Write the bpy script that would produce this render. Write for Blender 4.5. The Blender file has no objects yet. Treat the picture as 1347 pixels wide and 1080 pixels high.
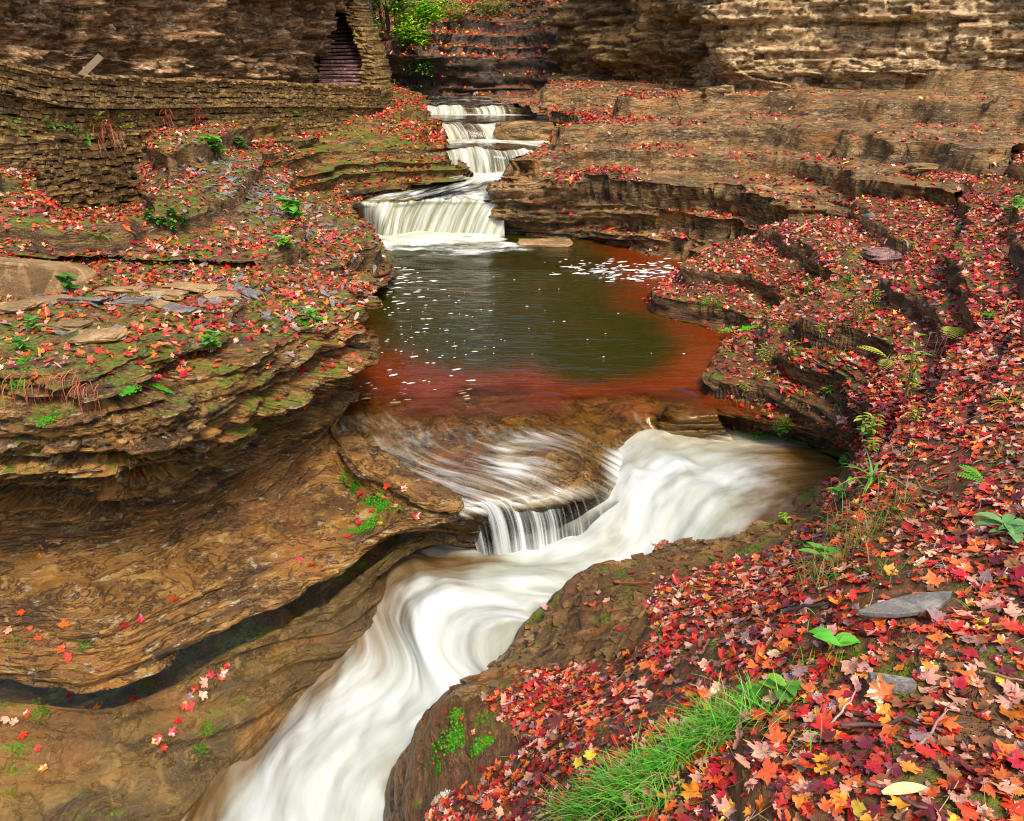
import bpy, math, random
import numpy as np
from mathutils import Vector, Matrix, Euler

R = math.radians
rng = np.random.default_rng(7)
random.seed(7)
scene = bpy.context.scene
COL = scene.collection

# ------------------------------------------------------------------ camera, sky, sun, exposure
F_PX, CAM_H = 1100.0, 4.0
PITCH = math.atan(470 / F_PX)
cam_d = bpy.data.cameras.new('camera')
cam = bpy.data.objects.new('camera', cam_d)
COL.objects.link(cam)
cam.location = (0, 0, CAM_H)
cam.rotation_euler = (math.pi / 2 - PITCH, 0, 0)
cam_d.sensor_width = 36.0
cam_d.lens = F_PX / 1347 * 36.0
cam_d.clip_end = 2000
cam_d.clip_start = 0.05
scene.camera = cam

SUN_EL, SUN_AZ = R(56), R(158)          # azimuth clockwise from +Y
world = bpy.data.worlds.new('World')
scene.world = world
world.use_nodes = True
wn = world.node_tree.nodes
sky = wn.new('ShaderNodeTexSky')
sky.sky_type = 'NISHITA'
sky.sun_disc = False
sky.sun_elevation = SUN_EL
sky.sun_rotation = SUN_AZ
sky.air_density = 1.0
sky.dust_density = 4.0
sky.ozone_density = 0.3
wn['Background'].inputs['Strength'].default_value = 0.11
world.node_tree.links.new(sky.outputs[0], wn['Background'].inputs['Color'])

sun_d = bpy.data.lights.new('sun', 'SUN')
sun_d.energy = 1.5
sun_d.angle = R(11)
sun_d.color = (1.0, 0.90, 0.74)
sun = bpy.data.objects.new('sun', sun_d)
COL.objects.link(sun)
sdir = Vector((math.sin(SUN_AZ) * math.cos(SUN_EL), math.cos(SUN_AZ) * math.cos(SUN_EL), math.sin(SUN_EL)))
sun.rotation_euler = (-sdir).to_track_quat('-Z', 'Y').to_euler()

vs = scene.view_settings
vs.view_transform = 'Standard'
vs.look = 'None'
vs.exposure = 1.35
vs.gamma = 1.0
vs.use_curve_mapping = False
scene.cycles.max_bounces = 6
scene.cycles.diffuse_bounces = 3
scene.cycles.glossy_bounces = 3
scene.cycles.transparent_max_bounces = 12
scene.cycles.use_denoising = True
scene.cycles.pixel_filter_type = 'BLACKMAN_HARRIS'
scene.cycles.filter_width = 1.1

# ------------------------------------------------------------------ measuring helpers
_c, _s = math.cos(PITCH), math.sin(PITCH)


def ray(px, py):
    a = (px - 673.5) / F_PX
    b = -(py - 540) / F_PX
    return np.array((a, _c + b * _s, -_s + b * _c))


def A(px, py, Y):
    """point at forward distance Y"""
    d = ray(px, py)
    return np.array((0, 0, CAM_H)) + d * (Y / d[1])


def Z(px, py, z):
    """point at height z"""
    d = ray(px, py)
    return np.array((0, 0, CAM_H)) + d * ((z - CAM_H) / d[2])


def proj(P):
    """world -> photograph pixels, depth"""
    P = np.asarray(P, float)
    x, y, z = P[..., 0], P[..., 1], P[..., 2] - CAM_H
    dep = np.maximum(y * _c - z * _s, 1e-3)
    up = y * _s + z * _c
    return 673.5 + F_PX * x / dep, 540 - F_PX * up / dep, dep


# ------------------------------------------------------------------ noise
def _hash(ix, iy, iz, seed):
    h = (ix.astype(np.int64) * 374761393 + iy.astype(np.int64) * 668265263 + iz.astype(np.int64) * 2147483647 + seed * 974711) & 0xFFFFFFFF
    h = ((h ^ (h >> 13)) * 1274126177) & 0xFFFFFFFF
    h = ((h ^ (h >> 16)) * 2246822519) & 0xFFFFFFFF
    h = h ^ (h >> 15)
    return (h & 0xFFFFFF) / float(0xFFFFFF)


def vnoise(x, y, z, seed=0):
    x, y, z = np.broadcast_arrays(np.asarray(x, float), np.asarray(y, float), np.asarray(z, float))
    ix, iy, iz = np.floor(x), np.floor(y), np.floor(z)
    fx, fy, fz = x - ix, y - iy, z - iz
    fx, fy, fz = [f * f * f * (f * (f * 6 - 15) + 10) for f in (fx, fy, fz)]
    r = 0
    for dx in (0, 1):
        wx = fx if dx else 1 - fx
        for dy in (0, 1):
            wy = fy if dy else 1 - fy
            for dz in (0, 1):
                wz = fz if dz else 1 - fz
                r = r + wx * wy * wz * _hash(ix + dx, iy + dy, iz + dz, seed)
    return r * 2 - 1


def fbm(P, scale, octaves=4, seed=0, gain=.5):
    r, a, s = 0, 1.0, scale
    for o in range(octaves):
        r = r + a * vnoise(P[..., 0] * s + 3.1 * o, P[..., 1] * s + 1.7 * o, P[..., 2] * s, seed + o * 11)
        a *= gain
        s *= 2.03
    return r


def sstep(a, b, x):
    t = np.clip((x - a) / (b - a), 0, 1)
    return t * t * (3 - 2 * t)


# ------------------------------------------------------------------ object helpers
def tag(o, label=None, cat=None, group=None, kind=None):
    if label:
        o['label'] = label
    if cat:
        o['category'] = cat
    if group:
        o['group'] = group
    if kind:
        o['kind'] = kind
    return o


def link_mesh(name, me, mat=None, parent=None):
    o = bpy.data.objects.new(name, me)
    COL.objects.link(o)
    if mat is not None and not me.materials:
        me.materials.append(mat)
    if parent is not None:
        o.parent = parent
    return o


def empty(name, loc=(0, 0, 0), label=None, cat=None, group=None):
    o = bpy.data.objects.new(name, None)
    COL.objects.link(o)
    o.location = loc
    o.empty_display_size = .1
    return tag(o, label, cat, group)


def np_mesh(name, V, Fc, smooth=True, attrs=None, colors=None, uv=None):
    """V (n,3), Fc (m,k) with k = 3 or 4"""
    V = np.ascontiguousarray(V, dtype=np.float32)
    Fc = np.ascontiguousarray(Fc, dtype=np.int32)
    me = bpy.data.meshes.new(name)
    k = Fc.shape[1]
    me.vertices.add(len(V))
    me.vertices.foreach_set('co', V.ravel())
    me.loops.add(Fc.size)
    me.loops.foreach_set('vertex_index', Fc.ravel())
    me.polygons.add(len(Fc))
    me.polygons.foreach_set('loop_start', np.arange(len(Fc), dtype=np.int32) * k)
    me.polygons.foreach_set('loop_total', np.full(len(Fc), k, dtype=np.int32))
    me.polygons.foreach_set('use_smooth', np.full(len(Fc), smooth, dtype=bool))
    me.update(calc_edges=True)
    for an, av in (attrs or {}).items():
        at = me.attributes.new(an, 'FLOAT', 'POINT')
        at.data.foreach_set('value', np.ascontiguousarray(av, dtype=np.float32).ravel())
    if colors is not None:
        at = me.attributes.new('tint', 'FLOAT_COLOR', 'POINT')
        c4 = np.ones((len(V), 4), np.float32)
        c4[:, :3] = colors
        at.data.foreach_set('color', c4.ravel())
    return me


class MB:
    """collects faces for one mesh"""

    def __init__(self):
        self.v, self.f, self.c = [], [], []

    def add(self, V, Fc, col=(1, 1, 1)):
        b = len(self.v)
        self.v += [tuple(p) for p in V]
        self.f += [tuple(b + i for i in q) for q in Fc]
        self.c += [tuple(col)] * len(V)

    def tube(self, pts, rad, n=6, col=(1, 1, 1), cap=True):
        pts = [Vector(p) for p in pts]
        V, Fc = [], []
        for i, p in enumerate(pts):
            t = (pts[min(i + 1, len(pts) - 1)] - pts[max(i - 1, 0)]).normalized()
            a = t.cross(Vector((0.13, 0.31, 1))).normalized()
            b = t.cross(a)
            r = rad[i] if hasattr(rad, '__len__') else rad
            for k in range(n):
                an = 2 * math.pi * k / n
                V.append(p + a * (r * math.cos(an)) + b * (r * math.sin(an)))
        for i in range(len(pts) - 1):
            for k in range(n):
                Fc.append((i * n + k, i * n + (k + 1) % n, (i + 1) * n + (k + 1) % n, (i + 1) * n + k))
        if cap:
            Fc.append(tuple(range(n)))
            Fc.append(tuple(range((len(pts) - 1) * n, len(pts) * n)))
        self.add(V, Fc, col)

    def blade(self, base, d, length, width, bend, seg=4, col=(1, 1, 1), fold=0.0, shape='grass'):
        """a leaf or grass blade growing from base in direction d, bending down"""
        base, d = Vector(base), Vector(d).normalized()
        side = d.cross(Vector((0, 0, 1)))
        if side.length < 1e-3:
            side = Vector((1, 0, 0))
        side.normalize()
        p, V, Fc = base.copy(), [], []
        for i in range(seg + 1):
            t = i / seg
            w = width * ((1 - t) ** .7 if shape == 'grass' else (math.sin(math.pi * min(1, t * .93 + .07)) ** .8))
            if i == seg:
                w = width * .03
            nrm = side.cross(d)
            V += [p - side * w * .5 + nrm * fold * w, p, p + side * w * .5 + nrm * fold * w]
            p = p + d * (length / seg)
            d = (d + Vector((0, 0, -bend / seg))).normalized()
        for i in range(seg):
            for k in (0, 1):
                a = i * 3 + k
                Fc.append((a, a + 1, a + 4, a + 3))
        self.add(V, Fc, col)

    def build(self, name, mat=None, parent=None, smooth=True):
        me = bpy.data.meshes.new(name)
        me.from_pydata(self.v, [], self.f)
        if smooth:
            me.polygons.foreach_set('use_smooth', [True] * len(me.polygons))
        at = me.attributes.new('tint', 'FLOAT_COLOR', 'POINT')
        at.data.foreach_set('color', [x for c in self.c for x in (*c, 1.0)])
        me.update()
        return link_mesh(name, me, mat, parent)


# ------------------------------------------------------------------ materials
class NT:
    def __init__(self, name):
        self.m = bpy.data.materials.new(name)
        self.m.use_nodes = True
        self.t = self.m.node_tree
        self.n = self.t.nodes
        self.b = self.n['Principled BSDF']
        self.out = self.n['Material Output']

    def new(self, typ, **kw):
        nd = self.n.new(typ)
        for k, v in kw.items():
            setattr(nd, k, v)
        return nd

    def lk(self, a, b):
        self.t.links.new(a, b)

    def val(self, sock, v):
        if hasattr(v, 'is_linked'):
            self.lk(v, sock)
        else:
            sock.default_value = v

    def math(self, op, a, b=0.0, clamp=False):
        nd = self.new('ShaderNodeMath', operation=op, use_clamp=clamp)
        self.val(nd.inputs[0], a)
        self.val(nd.inputs[1], b)
        return nd.outputs[0]

    def mix(self, fac, a, b):
        nd = self.new('ShaderNodeMix', data_type='RGBA')
        self.val(nd.inputs[0], fac)
        for s, v in ((nd.inputs[6], a), (nd.inputs[7], b)):
            self.val(s, v if hasattr(v, 'is_linked') else (*v, 1))
        return nd.outputs[2]

    def step(self, x, lo, hi):
        nd = self.new('ShaderNodeMapRange', interpolation_type='SMOOTHSTEP')
        self.val(nd.inputs[0], x)
        nd.inputs[1].default_value = lo
        nd.inputs[2].default_value = hi
        return nd.outputs[0]

    def noise(self, vec, scale, detail=4, rough=.55, stretch=None, dist=0.0):
        if stretch:
            mp = self.new('ShaderNodeMapping')
            self.lk(vec, mp.inputs[0])
            mp.inputs[3].default_value = stretch
            vec = mp.outputs[0]
        nd = self.new('ShaderNodeTexNoise')
        self.lk(vec, nd.inputs['Vector'])
        nd.inputs['Scale'].default_value = scale
        nd.inputs['Detail'].default_value = detail
        nd.inputs['Roughness'].default_value = rough
        nd.inputs['Distortion'].default_value = dist
        return nd.outputs[0]

    def attr(self, name):
        return self.new('ShaderNodeAttribute', attribute_name=name)

    def bump(self, h, strength, dist, base=None):
        nd = self.new('ShaderNodeBump')
        nd.inputs['Strength'].default_value = strength
        nd.inputs['Distance'].default_value = dist
        self.lk(h, nd.inputs['Height'])
        if base is not None:
            self.lk(base, nd.inputs['Normal'])
        return nd.outputs[0]


def rock_material(name, dark, mid, light, moss=0.0, lichen=0.0, soil=None, soil_amt=0.0, rough=.5, lam=30.0, scale=1.0, rust=0.0, moss_col=(.062, .085, .003), wet=0.0, crack=.8, moss_z=None):
    t = NT(name)
    geo = t.new('ShaderNodeNewGeometry')
    pos = geo.outputs['Position']
    lay = t.noise(pos, 1.0 * scale, 6, .66, (.9, .9, 7.0), .5)
    lay2 = t.noise(pos, 1.0 * scale, 6, .70, (4.2, 4.2, lam), .6)
    big = t.noise(pos, .9 * scale, 5, .62)
    fine = t.noise(pos, 30.0 * scale, 6, .72, (1, 1, 1.8))
    crk = t.noise(pos, 1.3 * scale, 5, .68, (1.6, 1.6, lam * .6), .5)
    a = t.mix(t.step(lay, .40, .60), dark, mid)
    a = t.mix(t.math('MULTIPLY', t.step(lay2, .50, .66), .9), a, light)
    a = t.mix(t.math('MULTIPLY', t.step(big, .48, .64), .6), a, dark)
    a = t.mix(t.math('MULTIPLY', t.step(fine, .53, .68), .55), a, light)
    a = t.mix(t.math('MULTIPLY', t.step(fine, .44, .32), .5), a, dark)
    line = t.step(t.math('ABSOLUTE', t.math('SUBTRACT', crk, .5)), .022, .004)
    a = t.mix(t.math('MULTIPLY', line, crack), a, tuple(x * .35 for x in dark))
    if rust:
        rs = t.noise(pos, 1.6 * scale, 3, .6, (1, 1, 2.2))
        a = t.mix(t.math('MULTIPLY', t.step(rs, .5, .68), rust), a, (.36, .13, .02))
    if lichen:
        li = t.noise(pos, 7.0 * scale, 5, .72, (1, 1, 2.4))
        a = t.mix(t.math('MULTIPLY', t.step(li, .60 - .06 * lichen, .66), .8), a, (.44, .40, .27))
    sep = t.new('ShaderNodeSeparateXYZ')
    t.lk(geo.outputs['Normal'], sep.inputs[0])
    up = sep.outputs[2]
    if soil is not None:
        sn = t.noise(pos, 9.0, 4, .6)
        sm = t.math('MULTIPLY', t.step(t.math('ADD', up, t.math('MULTIPLY', t.math('SUBTRACT', sn, .5), .5)), .45, .8), soil_amt)
        sc = t.mix(t.step(sn, .35, .65), soil, tuple(x * 1.9 for x in soil))
        a = t.mix(sm, a, sc)
    if moss:
        mn = t.noise(pos, 2.4 * scale, 5, .65)
        mm = t.math('ADD', t.math('MULTIPLY', up, .6), mn)
        mm = t.step(mm, 1.20 - .38 * moss, 1.33 - .38 * moss)
        if moss_z:                      # scoured clean by floods below this height
            sp = t.new('ShaderNodeSeparateXYZ')
            t.lk(pos, sp.inputs[0])
            mm = t.math('MULTIPLY', mm, t.step(t.math('ADD', sp.outputs[2], t.math('MULTIPLY', t.math('SUBTRACT', mn, .5), .6)), *moss_z))
        mcol = t.mix(t.step(fine, .4, .65), moss_col, (moss_col[0] * 2.4, moss_col[1] * 2.1, moss_col[2] * 1.6))
        a = t.mix(t.math('MULTIPLY', mm, .88), a, mcol)
    t.lk(a, t.b.inputs['Base Color'])
    rr = t.new('ShaderNodeMapRange')
    t.lk(big, rr.inputs[0])
    rr.inputs[1].default_value, rr.inputs[2].default_value = .35, .65
    rr.inputs[3].default_value, rr.inputs[4].default_value = rough - wet * .3, rough + .2
    t.lk(rr.outputs[0], t.b.inputs['Roughness'])
    t.b.inputs['Specular IOR Level'].default_value = .45
    h = t.math('ADD', t.math('MULTIPLY', lay2, 1.0), t.math('MULTIPLY', fine, .45))
    h = t.math('SUBTRACT', h, t.math('MULTIPLY', line, .6 * crack))
    t.lk(t.bump(h, .9, .045 / scale), t.b.inputs['Normal'])
    return t.m


M = {}
BROWN = dict(dark=(.050, .022, .004), mid=(.27, .120, .015), light=(.46, .265, .062))
M['left_rock'] = rock_material('left_rock', **BROWN, moss_z=(.35, .75), moss=.52, lichen=.34, soil=(.07, .032, .012), soil_amt=.35, rough=.5, lam=26, rust=.4)
M['slab'] = rock_material('wet_slab', (.050, .028, .006), (.125, .070, .012), (.21, .125, .03), moss=.34, rough=.26, lam=5, rust=.25, wet=.6, soil=None, crack=.35)
M['bank'] = rock_material('bank_rock', (.05, .022, .008), (.18, .085, .020), (.32, .18, .06), moss=.36, soil=(.085, .036, .014), soil_amt=.8, rough=.4, lam=22, wet=.5)
M['ledge'] = rock_material('ledge_rock', (.060, .030, .009), (.23, .125, .036), (.40, .26, .11), moss=.14, lichen=.05, soil=(.14, .075, .032), soil_amt=.25, rough=.5, lam=16, rust=.5, scale=.8)
M['mossy_ledge'] = rock_material('mossy_ledge_rock', (.06, .034, .006), (.22, .115, .018), (.38, .22, .05), moss=.68, soil=(.12, .045, .015), soil_amt=.4, rough=.5, lam=14, rust=.5, scale=.8)
M['scree'] = rock_material('scree_soil', (.055, .026, .008), (.19, .10, .025), (.32, .20, .08), moss=.55, soil=(.10, .042, .018), soil_amt=.7, rough=.5, lam=18)
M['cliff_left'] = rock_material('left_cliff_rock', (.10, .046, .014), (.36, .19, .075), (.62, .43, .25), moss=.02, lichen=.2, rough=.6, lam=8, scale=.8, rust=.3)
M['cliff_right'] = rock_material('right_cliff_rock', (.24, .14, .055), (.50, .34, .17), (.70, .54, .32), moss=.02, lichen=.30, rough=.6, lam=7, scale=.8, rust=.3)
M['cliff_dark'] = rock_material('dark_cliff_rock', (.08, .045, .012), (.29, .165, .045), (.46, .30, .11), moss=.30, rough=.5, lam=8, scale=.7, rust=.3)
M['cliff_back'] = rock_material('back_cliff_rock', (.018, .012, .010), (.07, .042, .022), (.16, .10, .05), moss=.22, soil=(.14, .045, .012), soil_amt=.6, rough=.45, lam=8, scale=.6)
M['bed'] = rock_material('stream_bed_rock', (.08, .048, .014), (.20, .125, .04), (.34, .23, .09), moss=.05, rough=.3, lam=8, wet=.5, rust=.3)
M['stone'] = rock_material('wall_stone', (.09, .045, .012), (.33, .185, .05), (.50, .33, .13), moss=.28, lichen=.1, rough=.6, lam=5, scale=1.5)
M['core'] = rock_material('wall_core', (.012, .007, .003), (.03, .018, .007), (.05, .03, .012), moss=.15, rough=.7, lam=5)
M['step'] = rock_material('step_stone', (.10, .045, .040), (.26, .13, .115), (.42, .26, .23), rough=.4, lam=4, scale=1.2)
M['ochre'] = rock_material('ochre_stone', (.10, .055, .012), (.27, .16, .045), (.42, .28, .10), moss=.15, rough=.6, lam=4, scale=1.5)
M['boulder'] = rock_material('tan_boulder_stone', (.16, .09, .035), (.33, .20, .08), (.46, .31, .15), moss=.08, rough=.6, lam=3, scale=1.4, crack=.0)
M['slate'] = rock_material('slate', (.10, .092, .082), (.19, .17, .145), (.30, .275, .24), rough=.45, lam=2, scale=2.5, wet=.3, crack=.0)
M['ground'] = rock_material('gorge_ground', (.04, .02, .01), (.09, .05, .02), (.16, .1, .05), moss=.2, rough=.7)


def tint_material(name, rough=.3, trans=0.0, var=.25, spec=.5, vein=False):
    t = NT(name)
    at = t.attr('tint')
    geo = t.new('ShaderNodeNewGeometry')
    nz = t.noise(geo.outputs['Position'], 38.0, 3, .6)
    oi = t.new('ShaderNodeObjectInfo')
    hsv = t.new('ShaderNodeHueSaturation')
    t.lk(at.outputs['Color'], hsv.inputs['Color'])
    v = t.math('ADD', t.math('MULTIPLY', t.math('SUBTRACT', nz, .5), var * 4), 1.0)
    t.lk(v, hsv.inputs['Value'])
    t.lk(t.math('ADD', t.math('MULTIPLY', oi.outputs['Random'], .02), .49), hsv.inputs['Hue'])
    t.lk(hsv.outputs[0], t.b.inputs['Base Color'])
    rr = t.math('ADD', t.math('MULTIPLY', nz, .3), rough - .12)
    t.lk(rr, t.b.inputs['Roughness'])
    t.b.inputs['Specular IOR Level'].default_value = spec
    t.lk(t.bump(nz, .4, .004), t.b.inputs['Normal'])
    if trans:
        tr = t.new('ShaderNodeBsdfTranslucent')
        t.lk(hsv.outputs[0], tr.inputs['Color'])
        mx = t.new('ShaderNodeMixShader')
        mx.inputs[0].default_value = trans
        t.lk(t.b.outputs[0], mx.inputs[1])
        t.lk(tr.outputs[0], mx.inputs[2])
        t.lk(mx.outputs[0], t.out.inputs['Surface'])
    return t.m


M['leaf'] = tint_material('fallen_leaf', rough=.20, var=.34, spec=.6)
M['plant'] = tint_material('green_plant', rough=.45, trans=.25, var=.2)
M['twig'] = tint_material('twig_bark', rough=.6, var=.3)
M['moss'] = tint_material('moss_cushion', rough=.9, var=.5, spec=.1)
M['wood'] = tint_material('weathered_wood', rough=.6, var=.3)


def pool_material():
    t = NT('pool_water')
    geo = t.new('ShaderNodeNewGeometry')
    pos = geo.outputs['Position']
    sh = t.attr('shallow').outputs['Fac']
    n1 = t.noise(pos, .9, 3, .5)
    f = t.math('ADD', sh, t.math('MULTIPLY', t.math('SUBTRACT', n1, .5), .9))
    c = t.mix(t.step(f, -.05, 1.0), (.020, .021, .002), (.13, .019, .002))
    c = t.mix(t.step(f, .9, 1.6), c, (.11, .042, .008))
    t.lk(c, t.b.inputs['Base Color'])
    t.b.inputs['Roughness'].default_value = .10
    t.b.inputs['IOR'].default_value = 1.33
    t.b.inputs['Specular IOR Level'].default_value = .5
    r1 = t.noise(pos, 3.0, 3, .5, (.6, 2.2, 1), .4)
    r2 = t.noise(pos, 11.0, 2, .5, (.6, 1.8, 1), .3)
    h = t.math('ADD', r1, t.math('MULTIPLY', r2, .3))
    t.lk(t.bump(h, .35, .05), t.b.inputs['Normal'])
    tr = t.new('ShaderNodeBsdfTransparent')
    tr.inputs[0].default_value = (.95, .85, .7, 1)
    mx = t.new('ShaderNodeMixShader')
    t.lk(t.attr('clear').outputs['Fac'], mx.inputs[0])
    t.lk(t.b.outputs[0], mx.inputs[1])
    t.lk(tr.outputs[0], mx.inputs[2])
    t.lk(mx.outputs[0], t.out.inputs['Surface'])
    return t.m


def foam_material(name, su, sv, white=(.62, .64, .61), shade=(.37, .38, .27), lo=.38, hi=.62, brown=None, deep=None, gaps=0.0, soft=False, rough=.5, bstr=.4):
    """silky white water; attributes: fu (across), fv (along the flow), cover (0 clear .. 1 foam)"""
    t = NT(name)
    fu, fv = t.attr('fu').outputs['Fac'], t.attr('fv').outputs['Fac']
    cv = t.attr('cover').outputs['Fac']
    cb = t.new('ShaderNodeCombineXYZ')
    t.lk(t.math('MULTIPLY', fu, su), cb.inputs[0])
    t.lk(t.math('MULTIPLY', fv, sv), cb.inputs[1])
    n1 = t.noise(cb.outputs[0], 1.0, 3 if soft else 5, .5 if soft else .6, dist=.2)
    n2 = t.noise(cb.outputs[0], 3.1, 4, .6)
    n3 = t.noise(cb.outputs[0], .4, 2, .5)
    s = t.math('ADD', t.math('MULTIPLY', n1, .45 if soft else .65), t.math('MULTIPLY', n3, .45 if soft else .35))
    if soft:
        s = t.math('ADD', s, t.math('MULTIPLY', n2, .10))
    c = t.mix(t.step(s, lo, hi), shade, white)
    t.lk(c, t.b.inputs['Base Color'])
    t.b.inputs['Roughness'].default_value = rough
    t.b.inputs['IOR'].default_value = 1.33
    t.b.inputs['Subsurface Weight'].default_value = 0.0
    t.lk(t.bump(t.math('ADD', n1, t.math('MULTIPLY', n2, .35)), bstr, .04), t.b.inputs['Normal'])
    # where the foam thins out one looks through a clear film at the rock
    m = t.math('ADD', cv, t.math('MULTIPLY', t.math('SUBTRACT', t.math('ADD', t.math('MULTIPLY', n1, .6), t.math('MULTIPLY', n2, .4)), .5), 2.2))
    m = t.step(m, -.15, 1.25) if soft else t.step(m, .25, .95)
    if deep:
        film = t.new('ShaderNodeBsdfDiffuse')
        t.lk(t.mix(t.step(n2, .35, .65), tuple(x * .6 for x in deep), deep), film.inputs[0])
    else:
        film = t.new('ShaderNodeBsdfTransparent')
        film.inputs[0].default_value = (*(brown or (.92, .82, .62)), 1)
    gl = t.new('ShaderNodeBsdfGlossy')
    gl.inputs['Roughness'].default_value = .12
    t.lk(t.bump(n1, .5, .05), gl.inputs['Normal'])
    fr = t.new('ShaderNodeFresnel')
    fr.inputs[0].default_value = 1.33
    fm = t.new('ShaderNodeMixShader')
    t.lk(fr.outputs[0], fm.inputs[0])
    t.lk(film.outputs[0], fm.inputs[1])
    t.lk(gl.outputs[0], fm.inputs[2])
    mx = t.new('ShaderNodeMixShader')
    t.lk(m, mx.inputs[0])
    t.lk(fm.outputs[0], mx.inputs[1])
    t.lk(t.b.outputs[0], mx.inputs[2])
    t.lk(mx.outputs[0], t.out.inputs['Surface'])
    return t.m


M['pool'] = pool_material()
M['chute'] = foam_material('white_rapids', 2.6, .75, lo=.36, hi=.68, white=(.52, .55, .56), shade=(.27, .29, .23), bstr=.3, deep=(.15, .08, .024), soft=True)
M['sheet'] = foam_material('thin_sheet', 7.0, 2.0, white=(.60, .60, .57), shade=(.36, .30, .19), lo=.4, hi=.6, soft=True)
M['curtain'] = foam_material('falling_curtain', 9.0, .5, white=(.50, .52, .47), shade=(.22, .22, .12), lo=.38, hi=.6)
M['strand'] = foam_material('falling_strands', 16.0, .35, white=(.62, .65, .66), shade=(.36, .37, .35), brown=(.97, .95, .9))
t = NT('foam')
t.b.inputs['Base Color'].default_value = (.50, .51, .48, 1)
t.b.inputs['Roughness'].default_value = .6
M['foam'] = t.m


# ------------------------------------------------------------------ lofted rock surfaces
def _cr(ctrl, ts, tension=.42):
    """cardinal spline through ctrl (n, ..., 3) at parameters ts in [0, n-1]"""
    n = len(ctrl)
    i = np.clip(np.floor(ts).astype(int), 0, n - 2)
    f = (ts - i).reshape((-1,) + (1,) * (ctrl.ndim - 1))
    p0, p1 = ctrl[np.maximum(i - 1, 0)], ctrl[i]
    p2, p3 = ctrl[i + 1], ctrl[np.minimum(i + 2, n - 1)]
    m1, m2 = (p2 - p0) * tension, (p3 - p1) * tension
    f2, f3 = f * f, f * f * f
    return (2 * f3 - 3 * f2 + 1) * p1 + (f3 - 2 * f2 + f) * m1 + (-2 * f3 + 3 * f2) * p2 + (f3 - f2) * m2


def _params(ctrl, n):
    """n parameters along axis 0, spread by length over distance so that near parts get more"""
    seg = np.linalg.norm(np.diff(ctrl, axis=0), axis=-1)
    dep = np.maximum(np.linalg.norm((ctrl[1:] + ctrl[:-1]) / 2 - np.array((0, 0, CAM_H)), axis=-1), 1.5)
    w = (seg / dep).reshape(len(ctrl) - 1, -1)
    w = np.maximum(w.mean(1) * .5 + w.max(1) * .5, 1e-4)
    cum = np.concatenate(([0], np.cumsum(w)))
    s = np.linspace(0, cum[-1], n)
    return np.interp(s, cum, np.arange(len(ctrl)))


def grid_loft(cols, nu, nv, tension=.42):
    """cols: list of columns, each a list of points -> grid (nu, nv, 3), u params, v params"""
    C = np.array(cols, float)
    tu, tv = _params(C, nu), _params(C.transpose(1, 0, 2), nv)
    G = _cr(C, tu, tension)
    G = _cr(G.transpose(1, 0, 2), tv, tension).transpose(1, 0, 2)
    return G, tu, tv


def grid_normals(G, flip=None):
    du = np.gradient(G, axis=0)
    dv = np.gradient(G, axis=1)
    N = np.cross(du, dv)
    N /= np.maximum(np.linalg.norm(N, axis=-1, keepdims=True), 1e-9)
    if flip is None:
        to = np.array((0, 0, CAM_H + 3)) - G
        flip = (N * to).sum(-1).mean() < 0
    return (-N if flip else N), flip


def smooth_grid(a, k=1):
    for _ in range(k):
        b = a.copy()
        b[1:-1] = (a[:-2] + a[1:-1] * 2 + a[2:]) / 4
        a = b.copy()
        a[:, 1:-1] = (b[:, :-2] + b[:, 1:-1] * 2 + b[:, 2:]) / 4
    return a


def strata(G, N, levels, dip=(0, 0), warp=.06, seed=1, ampf=None, notch=.75, blocky=.75):
    """ledges and beds: each level (tmin, tmax, amp, terrace, block length) works on the result of the coarser one"""
    for li, (t0, t1, amp, terr, L) in enumerate(levels):
        r0 = np.random.default_rng(seed * 31 + li)
        th = r0.uniform(t0, t1, 4000) * np.where(r0.random(4000) < .25, .45, 1)
        b = np.cumsum(th) - 12.0
        rr = r0.random(len(b))
        x, y, z = G[..., 0], G[..., 1], G[..., 2]
        zz = z + dip[0] * x + dip[1] * y + warp * vnoise(x * .45, y * .45, z * .2, seed + li) + warp * .35 * vnoise(x * 1.7, y * 1.7, z * .5, seed + 5 + li)
        i = np.clip(np.searchsorted(b, zz) - 1, 0, len(b) - 2)
        t_ = b[i + 1] - b[i]
        f = np.clip((zz - b[i]) / t_, 0, 1)
        r = rr[i]
        ln = vnoise(x / L, y / L, i * 7.13, seed + 20 + li)
        jx = x / (L * (.5 + r)) + r * 17 + .25 * vnoise(x * 2 / L, y * 2 / L, i * 3.3, seed + 30)
        jy = y / (L * (.5 + r)) + r * 29 + .25 * vnoise(x * 2 / L, y * 2 / L, i * 5.7, seed + 31)
        blk = _hash(np.floor(jx), np.floor(jy), i.astype(float), seed + 40 + li)
        off = amp * ((r - .5) * .9 + ln * .45 + (blk - .5) * blocky)
        off -= amp * notch * np.exp(-(f / .15) ** 2) + amp * .2 * np.exp(-((1 - f) / .10) ** 2)
        if ampf is not None:
            off = off * ampf(G)
        nh = np.sqrt(N[..., 0] ** 2 + N[..., 1] ** 2)
        k = np.clip(nh * 2.2, 0, 1) / np.maximum(nh, 1e-6)
        G = G.copy()
        G[..., 0] += N[..., 0] * k * off
        G[..., 1] += N[..., 1] * k * off
        if terr:
            terr_ = terr * np.clip(ampf(G), 0, 1) if ampf is not None else terr
            g = sstep(0, .13, f)
            w = np.clip(np.abs(N[..., 2]) * 1.8, 0, 1)
            G[..., 2] += terr_ * w * t_ * (g - f)
    return G


LOFTS = {}


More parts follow.
